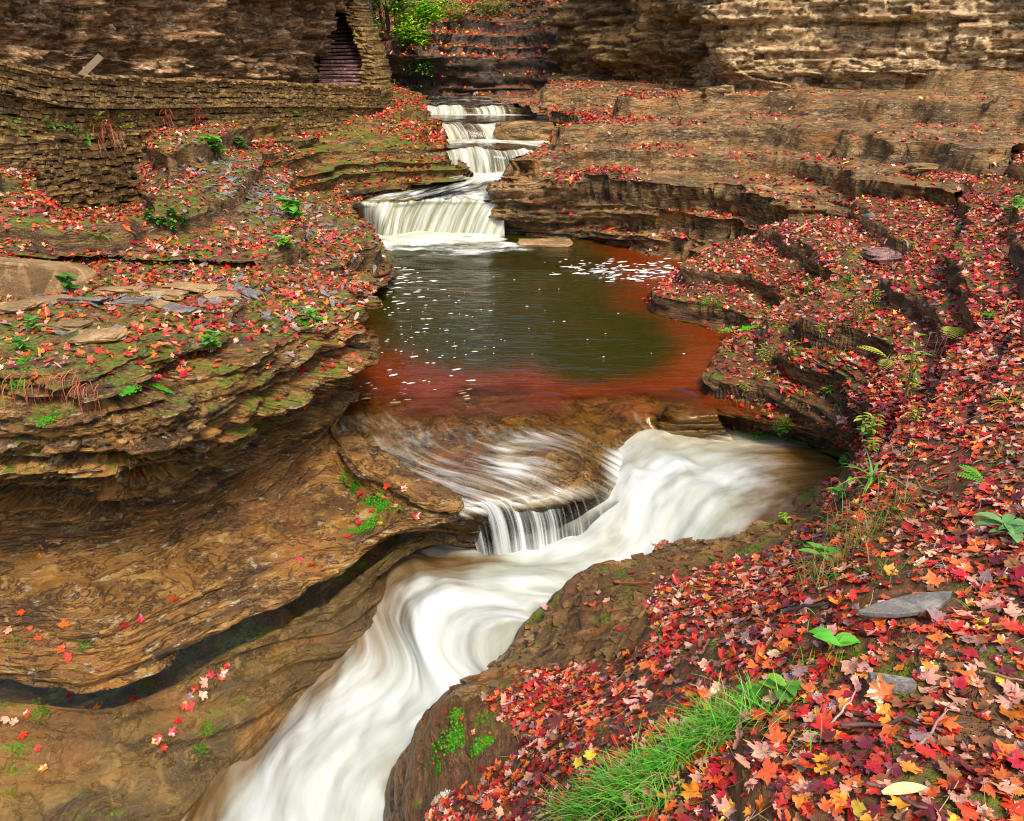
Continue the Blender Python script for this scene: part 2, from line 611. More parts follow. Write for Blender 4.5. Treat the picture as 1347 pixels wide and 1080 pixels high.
def rock(name, cols, nu, nv, mat, levels, dip=(0, 0), warp=.06, rough=.02, seed=1, bulge=0.0, label=None, fine=.006, flip=None, post=None, tension=.42, pre=None, ampf=None, notch=.75, blocky=.75):
    G, tu, tv = grid_loft(cols, nu, nv, tension)
    if pre is not None:
        G = pre(G, tu, tv)
    N, fl = grid_normals(G, flip)
    if bulge:
        G = G + N * (bulge * fbm(G, .55, 3, seed + 3))[..., None]
    N = smooth_grid(N, 6)
    N /= np.maximum(np.linalg.norm(N, axis=-1, keepdims=True), 1e-9)
    G = strata(G, N, levels, dip, warp, seed, ampf, notch, blocky)
    if post is not None:
        G = post(G, N, tu, tv)
    N2, _ = grid_normals(G, fl)
    G = G + N * (rough * fbm(G, 2.2, 3, seed + 9))[..., None] + N * (fine * fbm(G, 14.0, 2, seed + 13))[..., None]
    a = np.arange(nu * nv).reshape(nu, nv)
    Fc = np.stack((a[:-1, :-1], a[1:, :-1], a[1:, 1:], a[:-1, 1:]), -1).reshape(-1, 4)
    if fl:
        Fc = Fc[:, ::-1]
    me = np_mesh(name, G.reshape(-1, 3), Fc, True)
    o = link_mesh(name, me, mat)
    tag(o, label, None, None, 'structure')
    LOFTS[name + (label or '')] = (G, grid_normals(G, fl)[0], tu, tv)
    return o, (G, grid_normals(G, fl)[0], tu, tv)


FINE = [(.22, .40, .10, .55, 1.3), (.05, .10, .045, .5, .55), (.018, .035, .012, .2, .25)]

# ground far below everything, out to the horizon
gv = [(-600, -600, -4), (600, -600, -4), (600, 900, -4), (-600, 900, -4)]
tag(link_mesh('ground', np_mesh('ground', np.array(gv), np.array([[0, 1, 2, 3]])), M['ground']), 'dark bedrock floor under the gorge', kind='structure')

# --- left: the big undercut rock with its leafy platform
L2 = [
    #  under        lip low          lip top          shelf back        wall foot         wall mid          overhang         top edge        platform         back
    [Z(-170, 880, -.75), Z(-190, 878, -.60), Z(-190, 868, -.50), A(-190, 790, 5.7), A(-190, 700, 6.0), A(-190, 620, 6.0), A(-190, 560, 5.85), A(-190, 505, 6.1), A(-200, 440, 7.4), A(-200, 385, 9.2), A(-200, 340, 11.0)],
    [Z(0, 885, -.72), Z(0, 896, -.62), Z(0, 880, -.52), A(0, 790, 5.65), A(0, 715, 5.85), A(0, 630, 5.95), A(0, 560, 5.85), A(0, 497, 6.1), A(0, 440, 7.4), A(0, 385, 9.2), A(0, 335, 11.0)],
    [Z(120, 895, -.74), Z(130, 906, -.62), Z(130, 882, -.50), A(140, 800, 5.6), A(150, 725, 5.9), A(150, 640, 6.1), A(150, 560, 6.0), A(150, 488, 6.3), A(140, 430, 7.5), A(130, 385, 9.3), A(120, 340, 11.0)],
    [Z(285, 830, -.74), Z(300, 835, -.60), Z(300, 812, -.48), A(290, 755, 6.2), A(270, 690, 6.5), A(260, 620, 6.6), A(255, 550, 6.5), A(250, 475, 6.8), A(250, 425, 7.9), A(250, 385, 9.4), A(240, 348, 11.0)],
    [Z(405, 775, -.64), Z(425, 770, -.48), Z(425, 752, -.38), A(370, 690, 7.05), A(345, 635, 7.2), A(345, 580, 7.25), A(350, 520, 7.3), A(345, 458, 7.6), A(340, 415, 8.6), A(345, 383, 9.8), A(345, 355, 11.2)],
    [Z(505, 715, -.5), Z(525, 708, -.34), Z(525, 690, -.20), A(440, 650, 7.8), A(410, 605, 7.95), A(420, 560, 8.2), A(435, 500, 8.3), A(425, 428, 8.5), A(415, 400, 9.4), A(420, 382, 10.4), A(420, 365, 11.6)],
    [Z(580, 690, -.36), Z(600, 680, -.2), Z(596, 666, -.06), Z(490, 618, .02), A(432, 588, 8.35), A(452, 535, 8.7), A(476, 488, 8.9), A(462, 405, 9.1), A(455, 388, 9.9), A(455, 378, 10.8), A(455, 368, 12.0)],
    [Z(560, 650, -.4), Z(540, 622, -.2), Z(505, 602, -.03), A(455, 575, 8.8), A(436, 560, 8.9), A(452, 520, 9.3), A(470, 470, 9.8), A(466, 400, 10.0), A(462, 388, 10.6), A(464, 376, 11.4), A(466, 366, 12.6)],
    [Z(430, 560, -.5), Z(430, 545, -.4), Z(430, 535, -.3), A(430, 520, 9.9), A(432, 510, 9.9), A(440, 480, 10.3), A(452, 440, 11.2), A(462, 400, 11.6), A(466, 385, 11.8), A(470, 372, 12.4), A(474, 362, 13.4)],
]
for i_, c_ in enumerate(L2[:7]):
    lower = (1, 1, 1, .9, .5, .2, 0)[i_]
    for k_, dy_, dp_ in ((3, .0, 16), (4, .28, 36), (5, .50, 50), (6, -.20, 44), (7, -.14, 4)):
        x_, y_, _d = proj(c_[k_])
        c_[k_] = A(float(x_), float(y_) + dp_ * lower, float(c_[k_][1]) + dy_)
    c_[0] = c_[1] + np.array((-.22, .60, -.10))
LEFT, LEFT_S = rock('rock_ledge', L2, 400, 520, M['left_rock'],
                    [(.16, .34, .24, .30, 1.1), (.06, .13, .10, .30, .45), (.02, .045, .034, .2, .18)], blocky=1.0,
                    ampf=lambda G: .36 + 1.1 * sstep(.05, .50, G[..., 2]),
                    dip=(-.06, .03), warp=.10, rough=.035, bulge=.06, seed=4, fine=.007, label='huge undercut layered rock with a leaf covered top left of the pool')

# --- left: wet slab between that rock and the chute
L1 = [
    [Z(640, 720, -1.5), Z(606, 706, -.82), Z(600, 700, -.62), Z(598, 690, -.45), Z(590, 660, -.42)],
    [Z(560, 760, -1.6), Z(520, 738, -1.05), Z(515, 725, -.82), Z(530, 715, -.62), Z(520, 660, -.62)],
    [Z(540, 830, -1.8), Z(503, 800, -1.18), Z(480, 790, -.98), Z(440, 785, -.76), Z(420, 720, -.76)],
    [Z(540, 890, -2.0), Z(490, 862, -1.42), Z(460, 845, -1.18), Z(390, 806, -.84), Z(370, 740, -.85)],
    [Z(490, 920, -2.1), Z(432, 892, -1.5), Z(400, 880, -1.28), Z(300, 848, -.88), Z(280, 760, -.9)],
    [Z(420, 1010, -2.2), Z(342, 985, -1.66), Z(318, 960, -1.40), Z(210, 890, -.92), Z(200, 800, -.95)],
    [Z(370, 1090, -2.3), Z(285, 1062, -1.76), Z(255, 1020, -1.50), Z(130, 918, -.93), Z(130, 840, -.96)],
    [Z(300, 1200, -2.4), Z(215, 1150, -1.86), Z(180, 1080, -1.58), Z(0, 910, -.92), Z(0, 830, -.95)],
    [Z(180, 1330, -2.5), Z(100, 1280, -1.95), Z(60, 1160, -1.68), Z(-120, 930, -1.0), Z(-150, 840, -1.0)],
    [Z(0, 1450, -2.6), Z(-60, 1400, -2.0), Z(-120, 1240, -1.75), Z(-260, 960, -1.1), Z(-300, 850, -1.05)],
]
for c_ in L1:
    c_.insert(3, c_[2] * .18 + c_[3] * .82)
    c_[4] = c_[4] + np.array((0, .06, -.26))
    c_[5] = c_[5] + np.array((0, .2, -.22))
SLAB, SLAB_S = rock('rock_slab', L1, 300, 200, M['slab'], [(.14, .3, .05, .22, 1.2), (.03, .06, .010, .1, .5)], dip=(.12, -.05), warp=.22, rough=.03, bulge=.07, seed=9, fine=.004, label='smooth wet brown bedrock slab sloping down to the rapids')

# --- left: scree mound below the wall
L4 = [
    [A(-200, 350, 10.3), A(-190, 310, 11.0), A(-180, 265, 12.2), A(-170, 215, 14.0), A(-170, 190, 15.0)],
    [A(0, 348, 10.4), A(0, 305, 11.2), A(0, 262, 12.2), A(0, 228, 14.0), A(0, 185, 15.6)],
    [A(95, 348, 10.4), A(90, 322, 11.2), A(94, 308, 12.8), A(101, 288, 15.9), A(110, 284, 16.8)],
    [A(165, 350, 10.5), A(170, 322, 11.2), A(172, 308, 12.8), A(174, 290, 16.6), A(184, 264, 18.2)],
    [A(230, 356, 10.6), A(228, 320, 11.4), A(222, 262, 13.0), A(205, 190, 16.2), A(230, 176, 18.0)],
    [A(320, 366, 10.8), A(308, 325, 11.8), A(285, 265, 13.6), A(262, 200, 16.6), A(280, 172, 19.4)],
    [A(420, 385, 11.0), A(408, 340, 12.2), A(370, 285, 14.2), A(325, 222, 16.8), A(330, 178, 20.5)],
    [Z(490, 400, -.3), A(478, 362, 13.6), A(435, 305, 15.2), A(372, 245, 17.4), A(380, 200, 21)],
    [Z(515, 374, -.3), A(506, 345, 15.3), A(478, 308, 16.2), A(418, 272, 17.8), A(420, 235, 20.5)],
    [Z(510, 352, -.3), A(504, 335, 16.6), A(486, 306, 17.4), A(450, 286, 18.4), A(455, 268, 20.5)],
]
SCREE, SCREE_S = rock('rock_slope', L4, 300, 220, M['scree'], [(.30, .55, .2, .7, 1.4), (.07, .14, .08, .5, .6), (.025, .05, .015, .2, .3)], dip=(.05, .0), warp=.12, rough=.04, bulge=.10, seed=14, label='mossy scree slope with grey slate chips below the stone wall')

# --- left: leafy ledge beside the falls
L6 = [
    [A(300, 310, 16.6), A(310, 265, 17.0), A(320, 235, 17.6), A(330, 210, 18.8), A(320, 180, 20.5)],
    [A(400, 305, 18.0), A(400, 268, 18.4), A(395, 238, 18.9), A(390, 210, 20.2), A(380, 178, 22.6)],
    [Z(470, 300, -.1), A(466, 262, 20.3), A(445, 238, 20.5), A(425, 208, 21.4), A(405, 174, 23.8)],
    [A(540, 256, 20.9), A(542, 241, 21.1), A(512, 222, 21.4), A(475, 198, 22.4), A(450, 166, 25.4)],
    [A(612, 247, 21.5), A(606, 232, 21.8), A(565, 211, 22.1), A(525, 188, 23.2), A(490, 157, 26.6)],
    [A(606, 220, 22.2), A(600, 209, 22.5), A(575, 190, 23.6), A(545, 168, 25.2), A(508, 148, 28)],
    [A(590, 190, 25.4), A(584, 177, 25.8), A(572, 162, 27.2), A(555, 149, 29.2), A(520, 136, 31)],
    [A(562, 152, 31), A(556, 143, 31.3), A(550, 136, 33), A(535, 127, 36), A(508, 118, 39)],
    [A(570, 134, 38), A(560, 130, 38.5), A(545, 125, 40), A(530, 119, 42), A(500, 112, 44)],
]
LED_L, LED_L_S = rock('rock_terrace', L6, 260, 180, M['mossy_ledge'], [(.22, .42, .28, .85, 2.0), (.06, .12, .10, .6, .8)], dip=(.02, .0), warp=.12, rough=.03, bulge=.08, seed=21, label='stepped mossy ledge strewn with leaves left of the falls')

# --- right: terraces between the falls and the pale cliff
R2 = [
    [A(640, 136, 36), A(690, 133, 37), A(705, 131, 38), A(720, 128, 39), A(738, 124, 40), A(760, 118, 42)],
    [A(690, 152, 30.6), A(705, 144, 31.1), A(735, 139, 32), A(760, 134, 33), A(785, 128, 34.5), A(805, 118, 36.5)],
    [A(722, 192, 25.6), A(742, 178, 26.2), A(775, 164, 27), A(800, 149, 29), A(838, 136, 32), A(872, 117, 34.4)],
    [A(690, 222, 21.2), A(712, 204, 21.9), A(760, 182, 23.5), A(812, 157, 26), A(872, 137, 29), A(938, 118, 30)],
    [Z(646, 318, -.2), A(654, 240, 20.0), A(705, 217, 20.8), A(805, 168, 24), A(905, 142, 27), A(1050, 117, 28.2)],
    [Z(755, 330, -.2), A(772, 258, 19.3), A(815, 228, 20.3), A(905, 182, 23), A(1005, 150, 25.4), A(1200, 117, 26.6)],
    [Z(915, 368, -.2), A(930, 296, 17.4), A(965, 258, 18.4), A(1045, 206, 21), A(1155, 158, 23.4), A(1350, 117, 25)],
    [Z(1030, 380, -.2), A(1090, 292, 15.6), A(1145, 245, 16.6), A(1215, 196, 18.8), A(1340, 152, 21.6), A(1520, 117, 23.4)],
    [A(1180, 360, 13.5), A(1240, 290, 14.2), A(1300, 245, 15.0), A(1390, 195, 17), A(1500, 150, 19.6), A(1700, 117, 21.5)],
]
LED_R, LED_R_S = rock('rock_terrace', R2, 380, 280, M['ledge'], [(.40, .64, .30, 1.0, 3.2), (.10, .2, .16, .70, 1.3), (.035, .07, .05, .3, .5)], notch=1.0, dip=(-.01, .0), warp=.12, rough=.03, bulge=.12, seed=33, label='broad stepped shale terraces right of the falls')

# --- right: the leafy bank that the camera stands on
RB = [
    [Z(440, 1290, -2.6), Z(465, 1250, -1.7), Z(500, 1210, -1.2), Z(600, 1180, -.2), Z(800, 1240, .9), Z(1100, 1330, 1.75), Z(1700, 1600, 1.85), Z(2400, 1900, 1.9)],
    [Z(470, 1130, -2.4), Z(510, 1090, -1.5), Z(545, 1040, -.95), Z(640, 1040, -.3), Z(800, 1080, .8), Z(1060, 1120, 1.62), Z(1450, 1200, 1.8), Z(2000, 1350, 1.85)],
    [Z(500, 1010, -2.2), Z(535, 1000, -1.42), Z(580, 925, -.72), Z(700, 955, -.1), Z(830, 975, .80), Z(1050, 990, 1.58), Z(1400, 1040, 1.8), Z(1900, 1120, 1.85)],
    [Z(600, 905, -1.9), Z(640, 892, -1.16), Z(680, 868, -.66), Z(790, 885, .0), Z(880, 900, .78), Z(1080, 905, 1.5), Z(1400, 930, 1.78), Z(1900, 980, 1.85)],
    [Z(720, 800, -1.7), Z(742, 800, -1.0), Z(760, 770, -.62), Z(850, 790, -.05), Z(920, 810, .55), Z(1090, 800, 1.4), Z(1400, 790, 1.78), Z(1900, 800, 1.85)],
    [Z(830, 730, -1.5), Z(860, 738, -.78), Z(900, 738, -.52), Z(960, 735, -.05), Z(1020, 735, .35), Z(1120, 715, 1.35), Z(1400, 680, 1.78), Z(1900, 640, 1.9)],
    [Z(960, 680, -1.3), Z(980, 690, -.62), Z(1030, 685, -.45), Z(1070, 680, .1), Z(1095, 672, .6), Z(1150, 640, 1.32), Z(1400, 590, 1.80), Z(1900, 520, 2.0)],
    [Z(1080, 640, -1.2), Z(1118, 628, -.5), Z(1125, 612, -.1), Z(1135, 600, .25), Z(1150, 590, .6), Z(1190, 570, 1.2), Z(1400, 520, 1.85), Z(1900, 430, 2.1)],
    [Z(1060, 605, -1.1), Z(1060, 594, -.5), Z(1070, 575, -.15), Z(1090, 560, .15), Z(1130, 545, .45), Z(1195, 520, 1.05), Z(1400, 460, 1.9), Z(1900, 370, 2.25)],
    [Z(970, 580, -1.1), Z(985, 572, -.45), Z(1000, 552, -.12), Z(1040, 532, .1), Z(1110, 518, .35), Z(1195, 480, .9), Z(1400, 415, 1.9), Z(1900, 320, 2.4)],
    [Z(905, 545, -.9), Z(920, 535, -.22), Z(945, 515, .02), Z(1010, 500, .12), Z(1060, 470, .55), Z(1170, 430, 1.0), Z(1400, 365, 1.95), Z(1900, 280, 2.5)],
    [Z(930, 490, -.6), Z(945, 480, -.12), Z(985, 455, .12), Z(1040, 440, .35), Z(1090, 405, .75), Z(1200, 370, 1.15), Z(1400, 315, 2.0), Z(1900, 240, 2.6)],
    [Z(960, 450, -.5), Z(970, 447, -.1), Z(1000, 430, .15), Z(1050, 405, .45), Z(1110, 360, .95), Z(1220, 325, 1.3), Z(1420, 275, 2.1), Z(1900, 210, 2.7)],
    [Z(840, 418, -.5), Z(862, 414, -.06), Z(890, 395, .2), Z(970, 365, .55), Z(1080, 320, 1.05), Z(1230, 275, 1.55), Z(1450, 225, 2.3), Z(1900, 170, 2.9)],
    [Z(880, 378, -.6), Z(890, 376, -.06), Z(915, 355, .3), Z(990, 320, .75), Z(1110, 278, 1.25), Z(1250, 232, 1.85), Z(1480, 180, 2.5), Z(1900, 135, 3.0)],
    [Z(990, 352, -.6), Z(1000, 345, -.1), Z(1010, 335, .2), Z(1060, 308, .6), Z(1160, 268, 1.05), Z(1290, 222, 1.6), Z(1510, 172, 2.2), Z(1900, 132, 2.8)],
]


def bank_post(G, N, tu, tv):
    return G


BANK, BANK_S = rock('rock_bank', RB, 460, 460, M['bank'], [(.22, .38, .17, .70, 1.8), (.06, .12, .09, .65, .8), (.02, .04, .014, .2, .3)], notch=.5, ampf=lambda G: .16 + .84 * sstep(4.5, 8, G[..., 1]), dip=(-.05, -.02), warp=.14, rough=.035, bulge=.06, seed=47, label='leaf covered right bank stepping down to the water')

# --- cliffs
CL = [
    [A(-330, 150, 15), A(-340, 70, 15.5), A(-350, 30, 15.0), A(-360, -60, 14.2), A(-380, -220, 13.8), A(-400, -420, 14.5)],
    [A(-120, 120, 17.6), A(-120, 78, 18), A(-120, 40, 17.4), A(-120, -40, 16.6), A(-120, -200, 16.2), A(-120, -400, 16.5)],
    [A(20, 112, 19.5), A(20, 86, 20), A(20, 55, 19.4), A(20, -20, 18.6), A(20, -180, 18.0), A(20, -380, 18)],
    [A(160, 118, 22), A(160, 100, 22.3), A(160, 72, 21.6), A(160, 0, 20.8), A(160, -160, 20.2), A(160, -360, 20)],
    [A(290, 122, 25.5), A(290, 106, 25.8), A(290, 80, 24.8), A(290, 0, 24.0), A(290, -150, 23.4), A(290, -340, 23)],
    [A(395, 124, 30.5), A(388, 108, 30.8), A(392, 75, 29.6), A(410, 0, 28.6), A(430, -140, 28), A(440, -320, 27)],
    [A(418, 124, 33), A(413, 108, 33.2), A(420, 60, 32.6), A(442, 0, 32), A(462, -130, 31.5), A(475, -300, 31)],
    [A(425, 110, 38), A(427, 95, 38), A(436, 40, 38), A(448, -20, 38), A(460, -130, 38), A(470, -300, 38)],
]
for c_ in CL[:-1]:
    for k_, dy_ in ((2, .4), (3, .9), (4, 1.6), (5, 2.4)):
        q_ = c_[k_]
        x_, y_, _d = proj(q_)
        c_[k_] = A(float(x_), float(y_), float(q_[1]) + dy_)
CLIFF_L, CL_S = rock('cliff', CL, 340, 220, M['cliff_left'], [(.6, 1.7, .60, .1, 1.8), (.14, .50, .28, .1, .8), (.05, .12, .12, 0, .3)], dip=(.02, 0), warp=.16, rough=.05, bulge=.35, seed=52, fine=.02, notch=.22, blocky=1.15, label='dark overhanging cliff above the walled path')

CR_ = [
    [A(728, 134, 41), A(730, 116, 41), A(732, 60, 40.5), A(735, 0, 40), A(735, -120, 40), A(735, -330, 41)],
    [A(800, 134, 37), A(800, 116, 37), A(800, 75, 36), A(800, 0, 35.4), A(800, -140, 35), A(800, -340, 36)],
    [A(870, 132, 34), A(872, 116, 34), A(870, 70, 33.2), A(868, 0, 32.8), A(868, -150, 32.4), A(868, -350, 33)],
    [A(930, 132, 31.5), A(932, 116, 31.5), A(930, 70, 31), A(925, 0, 30.8), A(922, -150, 30.4), A(920, -360, 31)],
    [A(985, 132, 31), A(985, 116, 31), A(985, 70, 30.6), A(985, 0, 30.4), A(985, -150, 30), A(985, -360, 30.5)],
]
for c_ in CR_:
    for k_, dy_ in ((3, .7), (4, 2.0), (5, 3.6)):
        q_ = c_[k_]
        x_, y_, _d = proj(q_)
        c_[k_] = A(float(x_), float(y_), float(q_[1]) + dy_)
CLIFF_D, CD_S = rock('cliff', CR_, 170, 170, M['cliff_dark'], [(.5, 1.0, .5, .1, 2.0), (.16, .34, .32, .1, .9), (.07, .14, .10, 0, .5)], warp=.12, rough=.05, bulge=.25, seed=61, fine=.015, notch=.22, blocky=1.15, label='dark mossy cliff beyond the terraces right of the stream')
CP = [
    [A(915, 134, 33), A(918, 118, 33), A(916, 70, 33), A(914, 0, 33), A(914, -160, 33), A(910, -380, 33)],
    [A(944, 134, 29), A(944, 118, 29.2), A(938, 80, 28.7), A(936, 0, 28.3), A(936, -160, 28), A(930, -380, 28)],
    [A(1040, 134, 28), A(1040, 118, 28.2), A(1038, 90, 27.8), A(1035, 0, 27.4), A(1035, -170, 27), A(1030, -390, 27)],
    [A(1190, 134, 26.6), A(1190, 118, 26.8), A(1190, 90, 26.3), A(1190, 0, 26), A(1190, -180, 25.6), A(1190, -400, 25.5)],
    [A(1350, 134, 25), A(1350, 118, 25.2), A(1350, 90, 24.7), A(1350, 0, 24.4), A(1350, -190, 24), A(1350, -420, 24)],
    [A(1560, 134, 23), A(1560, 118, 23.2), A(1560, 80, 22.8), A(1560, -10, 22.4), A(1560, -200, 22), A(1560, -440, 22)],
    [A(1850, 134, 20), A(1850, 118, 20.2), A(1850, 80, 20), A(1850, -20, 19.6), A(1850, -220, 19), A(1850, -470, 19)],
]
for c_ in CP:
    for k_, dy_ in ((3, .7), (4, 2.2), (5, 4.0)):
        q_ = c_[k_]
        x_, y_, _d = proj(q_)
        c_[k_] = A(float(x_), float(y_), float(q_[1]) + dy_)
CLIFF_P, CP_S = rock('cliff', CP, 340, 230, M['cliff_right'], [(.6, 1.6, .50, .1, 2.2), (.14, .48, .24, .1, .8), (.05, .12, .12, 0, .3)], warp=.12, rough=.05, bulge=.22, seed=66, fine=.02, notch=.22, blocky=1.15, label='pale tan blocky cliff above the right terraces')

CB = [
    [A(440, 128, 45), A(440, 112, 45), A(440, 58, 44), A(440, 40, 46), A(440, -30, 50), A(440, -160, 56), A(440, -330, 62)],
    [A(490, 132, 43), A(492, 116, 43), A(490, 62, 42), A(490, 46, 44), A(490, -20, 48), A(490, -150, 54), A(490, -320, 60)],
    [A(570, 134, 42), A(572, 118, 42), A(572, 72, 41), A(575, 52, 43), A(575, -10, 47), A(575, -150, 53), A(575, -320, 59)],
    [A(590, 134, 43.5), A(592, 122, 43.6), A(592, 85, 43.3), A(595, 55, 44), A(595, -10, 47.5), A(595, -150, 53), A(595, -320, 59)],
    [A(660, 134, 43), A(662, 122, 43.2), A(662, 85, 43.5), A(665, 45, 44.8), A(665, -20, 48), A(665, -150, 53), A(665, -320, 59)],
    [A(735, 134, 42.5), A(735, 122, 42.6), A(735, 75, 42.8), A(735, 35, 44), A(735, -30, 47), A(735, -150, 52), A(735, -320, 58)],
    [A(800, 134, 42), A(800, 122, 42), A(800, 75, 42), A(800, 30, 43), A(800, -40, 46), A(800, -150, 51), A(800, -320, 57)],
]
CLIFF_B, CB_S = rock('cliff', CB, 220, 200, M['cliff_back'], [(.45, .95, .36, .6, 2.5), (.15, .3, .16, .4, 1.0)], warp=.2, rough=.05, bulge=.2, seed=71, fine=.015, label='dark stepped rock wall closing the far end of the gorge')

# ------------------------------------------------------------------ water
def sheet(name, cols, nu, nv, mat, cover=None, disp=None, tension=.45, label=None, extra=None):
    """cols: columns across the flow, each a list of points along the flow"""
    G, tu, tv = grid_loft(cols, nu, nv, tension)
    U, V = np.meshgrid(tu / tu[-1], tv / tv[-1], indexing='ij')
    ds = np.linalg.norm(np.diff(G, axis=1), axis=-1)
    fv = np.concatenate((np.zeros((nu, 1)), np.cumsum(ds, 1)), 1)
    ds = np.linalg.norm(np.diff(G, axis=0), axis=-1)
    fu = np.concatenate((np.zeros((1, nv)), np.cumsum(ds, 0)), 0)
    N, fl = grid_normals(G)
    if N[..., 2].mean() < 0:
        N, fl = -N, not fl
    if disp is not None:
        G = G + N * disp(G, U, V, fu, fv)[..., None]
    cv = cover(G, U, V, fu, fv) if cover else np.ones((nu, nv))
    a = np.arange(nu * nv).reshape(nu, nv)
    Fc = np.stack((a[:-1, :-1], a[1:, :-1], a[1:, 1:], a[:-1, 1:]), -1).reshape(-1, 4)
    if fl:
        Fc = Fc[:, ::-1]
    at = {'fu': fu, 'fv': fv, 'cover': cv}
    for k, f in (extra or {}).items():
        at[k] = f(G, U, V)
    me = np_mesh(name, G.reshape(-1, 3), Fc, True, at)
    o = link_mesh(name, me, mat)
    return tag(o, label, None, None, 'structure')


def pool_shallow(G, U, V):
    px, py, _ = proj(G)
    d = np.minimum.reduce([
        np.hypot((px - 640) / 190, (py - 400) / 95),
        np.hypot((px - 780) / 120, (py - 450) / 55),
        np.hypot((px - 620) / 180, (py - 340) / 60)])
    return sstep(.55, 1.45, d)


pool_cols = [[Z(x0, 300, 0), Z(x0, 330, 0), Z(x1, 380, 0), Z(x2, 440, 0), Z(x3, 490, 0), Z(x4, 520, .006), Z(x4, 560, .004)] for x0, x1, x2, x3, x4 in
             ((430, 380, 360, 350, 350), (520, 490, 470, 460, 450), (600, 590, 585, 575, 560), (680, 690, 700, 705, 690), (760, 790, 815, 825, 790), (850, 890, 920, 935, 880), (940, 990, 1040, 1060, 960), (1040, 1090, 1140, 1160, 1060))]
sheet('water', pool_cols, 120, 150, M['pool'], disp=lambda G, U, V, fu, fv: .006 * vnoise(G[..., 0] * 2.2, G[..., 1] * 5, 0 * U, 3) + .004 * vnoise(G[..., 0] * 6, G[..., 1] * 11, 0 * U, 4),
      label='still olive and red brown pool below the broad waterfall', extra={'shallow': pool_shallow, 'clear': lambda G, U, V: sstep(496, 552, proj(G)[1] + 16 * vnoise(G[..., 0] * 2, G[..., 1] * 3, 0 * U, 5) + 9 * vnoise(G[..., 0] * 6, G[..., 1] * 8, 0 * U, 6))})

# lip of the pool: rock bed, then the thin sheet of water on it
lip = [
    [Z(340, 515, -.2), Z(360, 560, -.3), Z(400, 600, -.4), Z(520, 680, -.5), Z(560, 700, -.6), Z(575, 720, -1.1)],
    [Z(440, 515, -.01), Z(440, 560, -.04), Z(480, 600, -.08), Z(590, 668, -.15), Z(615, 700, -.50), Z(630, 735, -1.1)],
    [Z(530, 515, -.005), Z(530, 556, -.03), Z(560, 600, -.08), Z(640, 660, -.16), Z(665, 700, -.62), Z(680, 735, -1.1)],
    [Z(620, 515, .0), Z(610, 550, -.03), Z(620, 590, -.07), Z(695, 656, -.16), Z(720, 690, -.60), Z(735, 725, -1.1)],
    [Z(690, 515, .0), Z(680, 545, -.02), Z(690, 580, .02), Z(740, 650, -.15), Z(765, 680, -.60), Z(780, 715, -1.1)],
    [Z(740, 515, .0), Z(745, 540, -.03), Z(755, 575, .0), Z(788, 632, -.18), Z(805, 665, -.60), Z(815, 700, -1.1)],
    [Z(800, 514, .0), Z(800, 535, -.06), Z(812, 565, -.20), Z(835, 600, -.42), Z(850, 635, -.62), Z(860, 670, -1.1)],
    [Z(850, 512, .0), Z(850, 535, -.10), Z(858, 560, -.28), Z(872, 585, -.46), Z(885, 620, -.62), Z(895, 655, -1.1)],
    [Z(900, 508, .03), Z(890, 530, .0), Z(895, 552, -.12), Z(910, 575, -.40), Z(925, 610, -.62), Z(935, 640, -1.1)],
    [Z(960, 500, .03), Z(945, 525, .02), Z(945, 545, -.05), Z(960, 570, -.34), Z(975, 600, -.62), Z(985, 625, -1.1)],
]


def drop(cols, d):
    return [[p - np.array((0, 0, d)) for p in c] for c in cols]


DOME = Z(722, 612, -.05)


def dome(G):
    return .13 * np.exp(-((G[..., 0] - DOME[0]) / .42) ** 2 - ((G[..., 1] - DOME[1]) / .36) ** 2)


BED, BED_S = rock('stream_bed', drop(lip, .05), 220, 190, M['bed'], [(.06, .12, .03, .25, .8), (.02, .04, .01, .1, .4)], warp=.08, rough=.015, bulge=.02, seed=81, fine=.004, label='wet brown bedrock sill at the outlet of the pool', pre=lambda G, tu, tv: G + dome(G)[..., None] * np.array((0, 0, 1.0)))


def lip_cover(G, U, V, fu, fv):
    px, py, _ = proj(G)
    c = .10 + .20 * vnoise(fu * 1.3, fv * .8, 0 * U, 5)
    c = c - .42 * sstep(565, 528, py) - .12 * sstep(740, 790, px)
    left = sstep(800, 770, px)
    c += .62 * np.exp(-((px - 668) / 24) ** 2 - ((py - 600) / 24) ** 2)          # rim of the round rock
    c += .50 * np.exp(-((px - 705) / 34) ** 2 - ((py - 578) / 10) ** 2)
    c += .25 * np.exp(-((px - 690) / 40) ** 2 - ((py - 615) / 26) ** 2)
    c -= .25 * np.exp(-((px - 755) / 28) ** 2 - ((py - 622) / 18) ** 2)
    edge = 668 - .135 * (px - 602)
    c += .55 * sstep(-14, 2, py - edge) * left * sstep(20, 4, py - edge)
    c -= .5 * sstep(8, 26, py - edge) * left
    tongue = sstep(780, 820, px)
    c -= .25 * tongue * sstep(590, 560, py)
    c += 1.1 * sstep(572, 600, py + .10 * (px - 850)) * tongue
    line = 815 + (py - 518) * .75
    c += .75 * np.exp(-((px - line) / 7) ** 2) * sstep(512, 522, py) * sstep(600, 575, py)
    c += .35 * np.exp(-((px - 905) / 40) ** 2 - ((py - 550) / 12) ** 2)
    return c


sheet('water', drop(lip[:], .012), 200, 170, M['sheet'], cover=lip_cover, disp=lambda G, U, V, fu, fv: dome(G) + .008 * vnoise(fu * 4, fv * 1.5, 0 * U, 6) + .012 * vnoise(fu * 1.5, fv * 3, 0 * U, 7),
      label='thin clear sheet of water sliding over the sill')

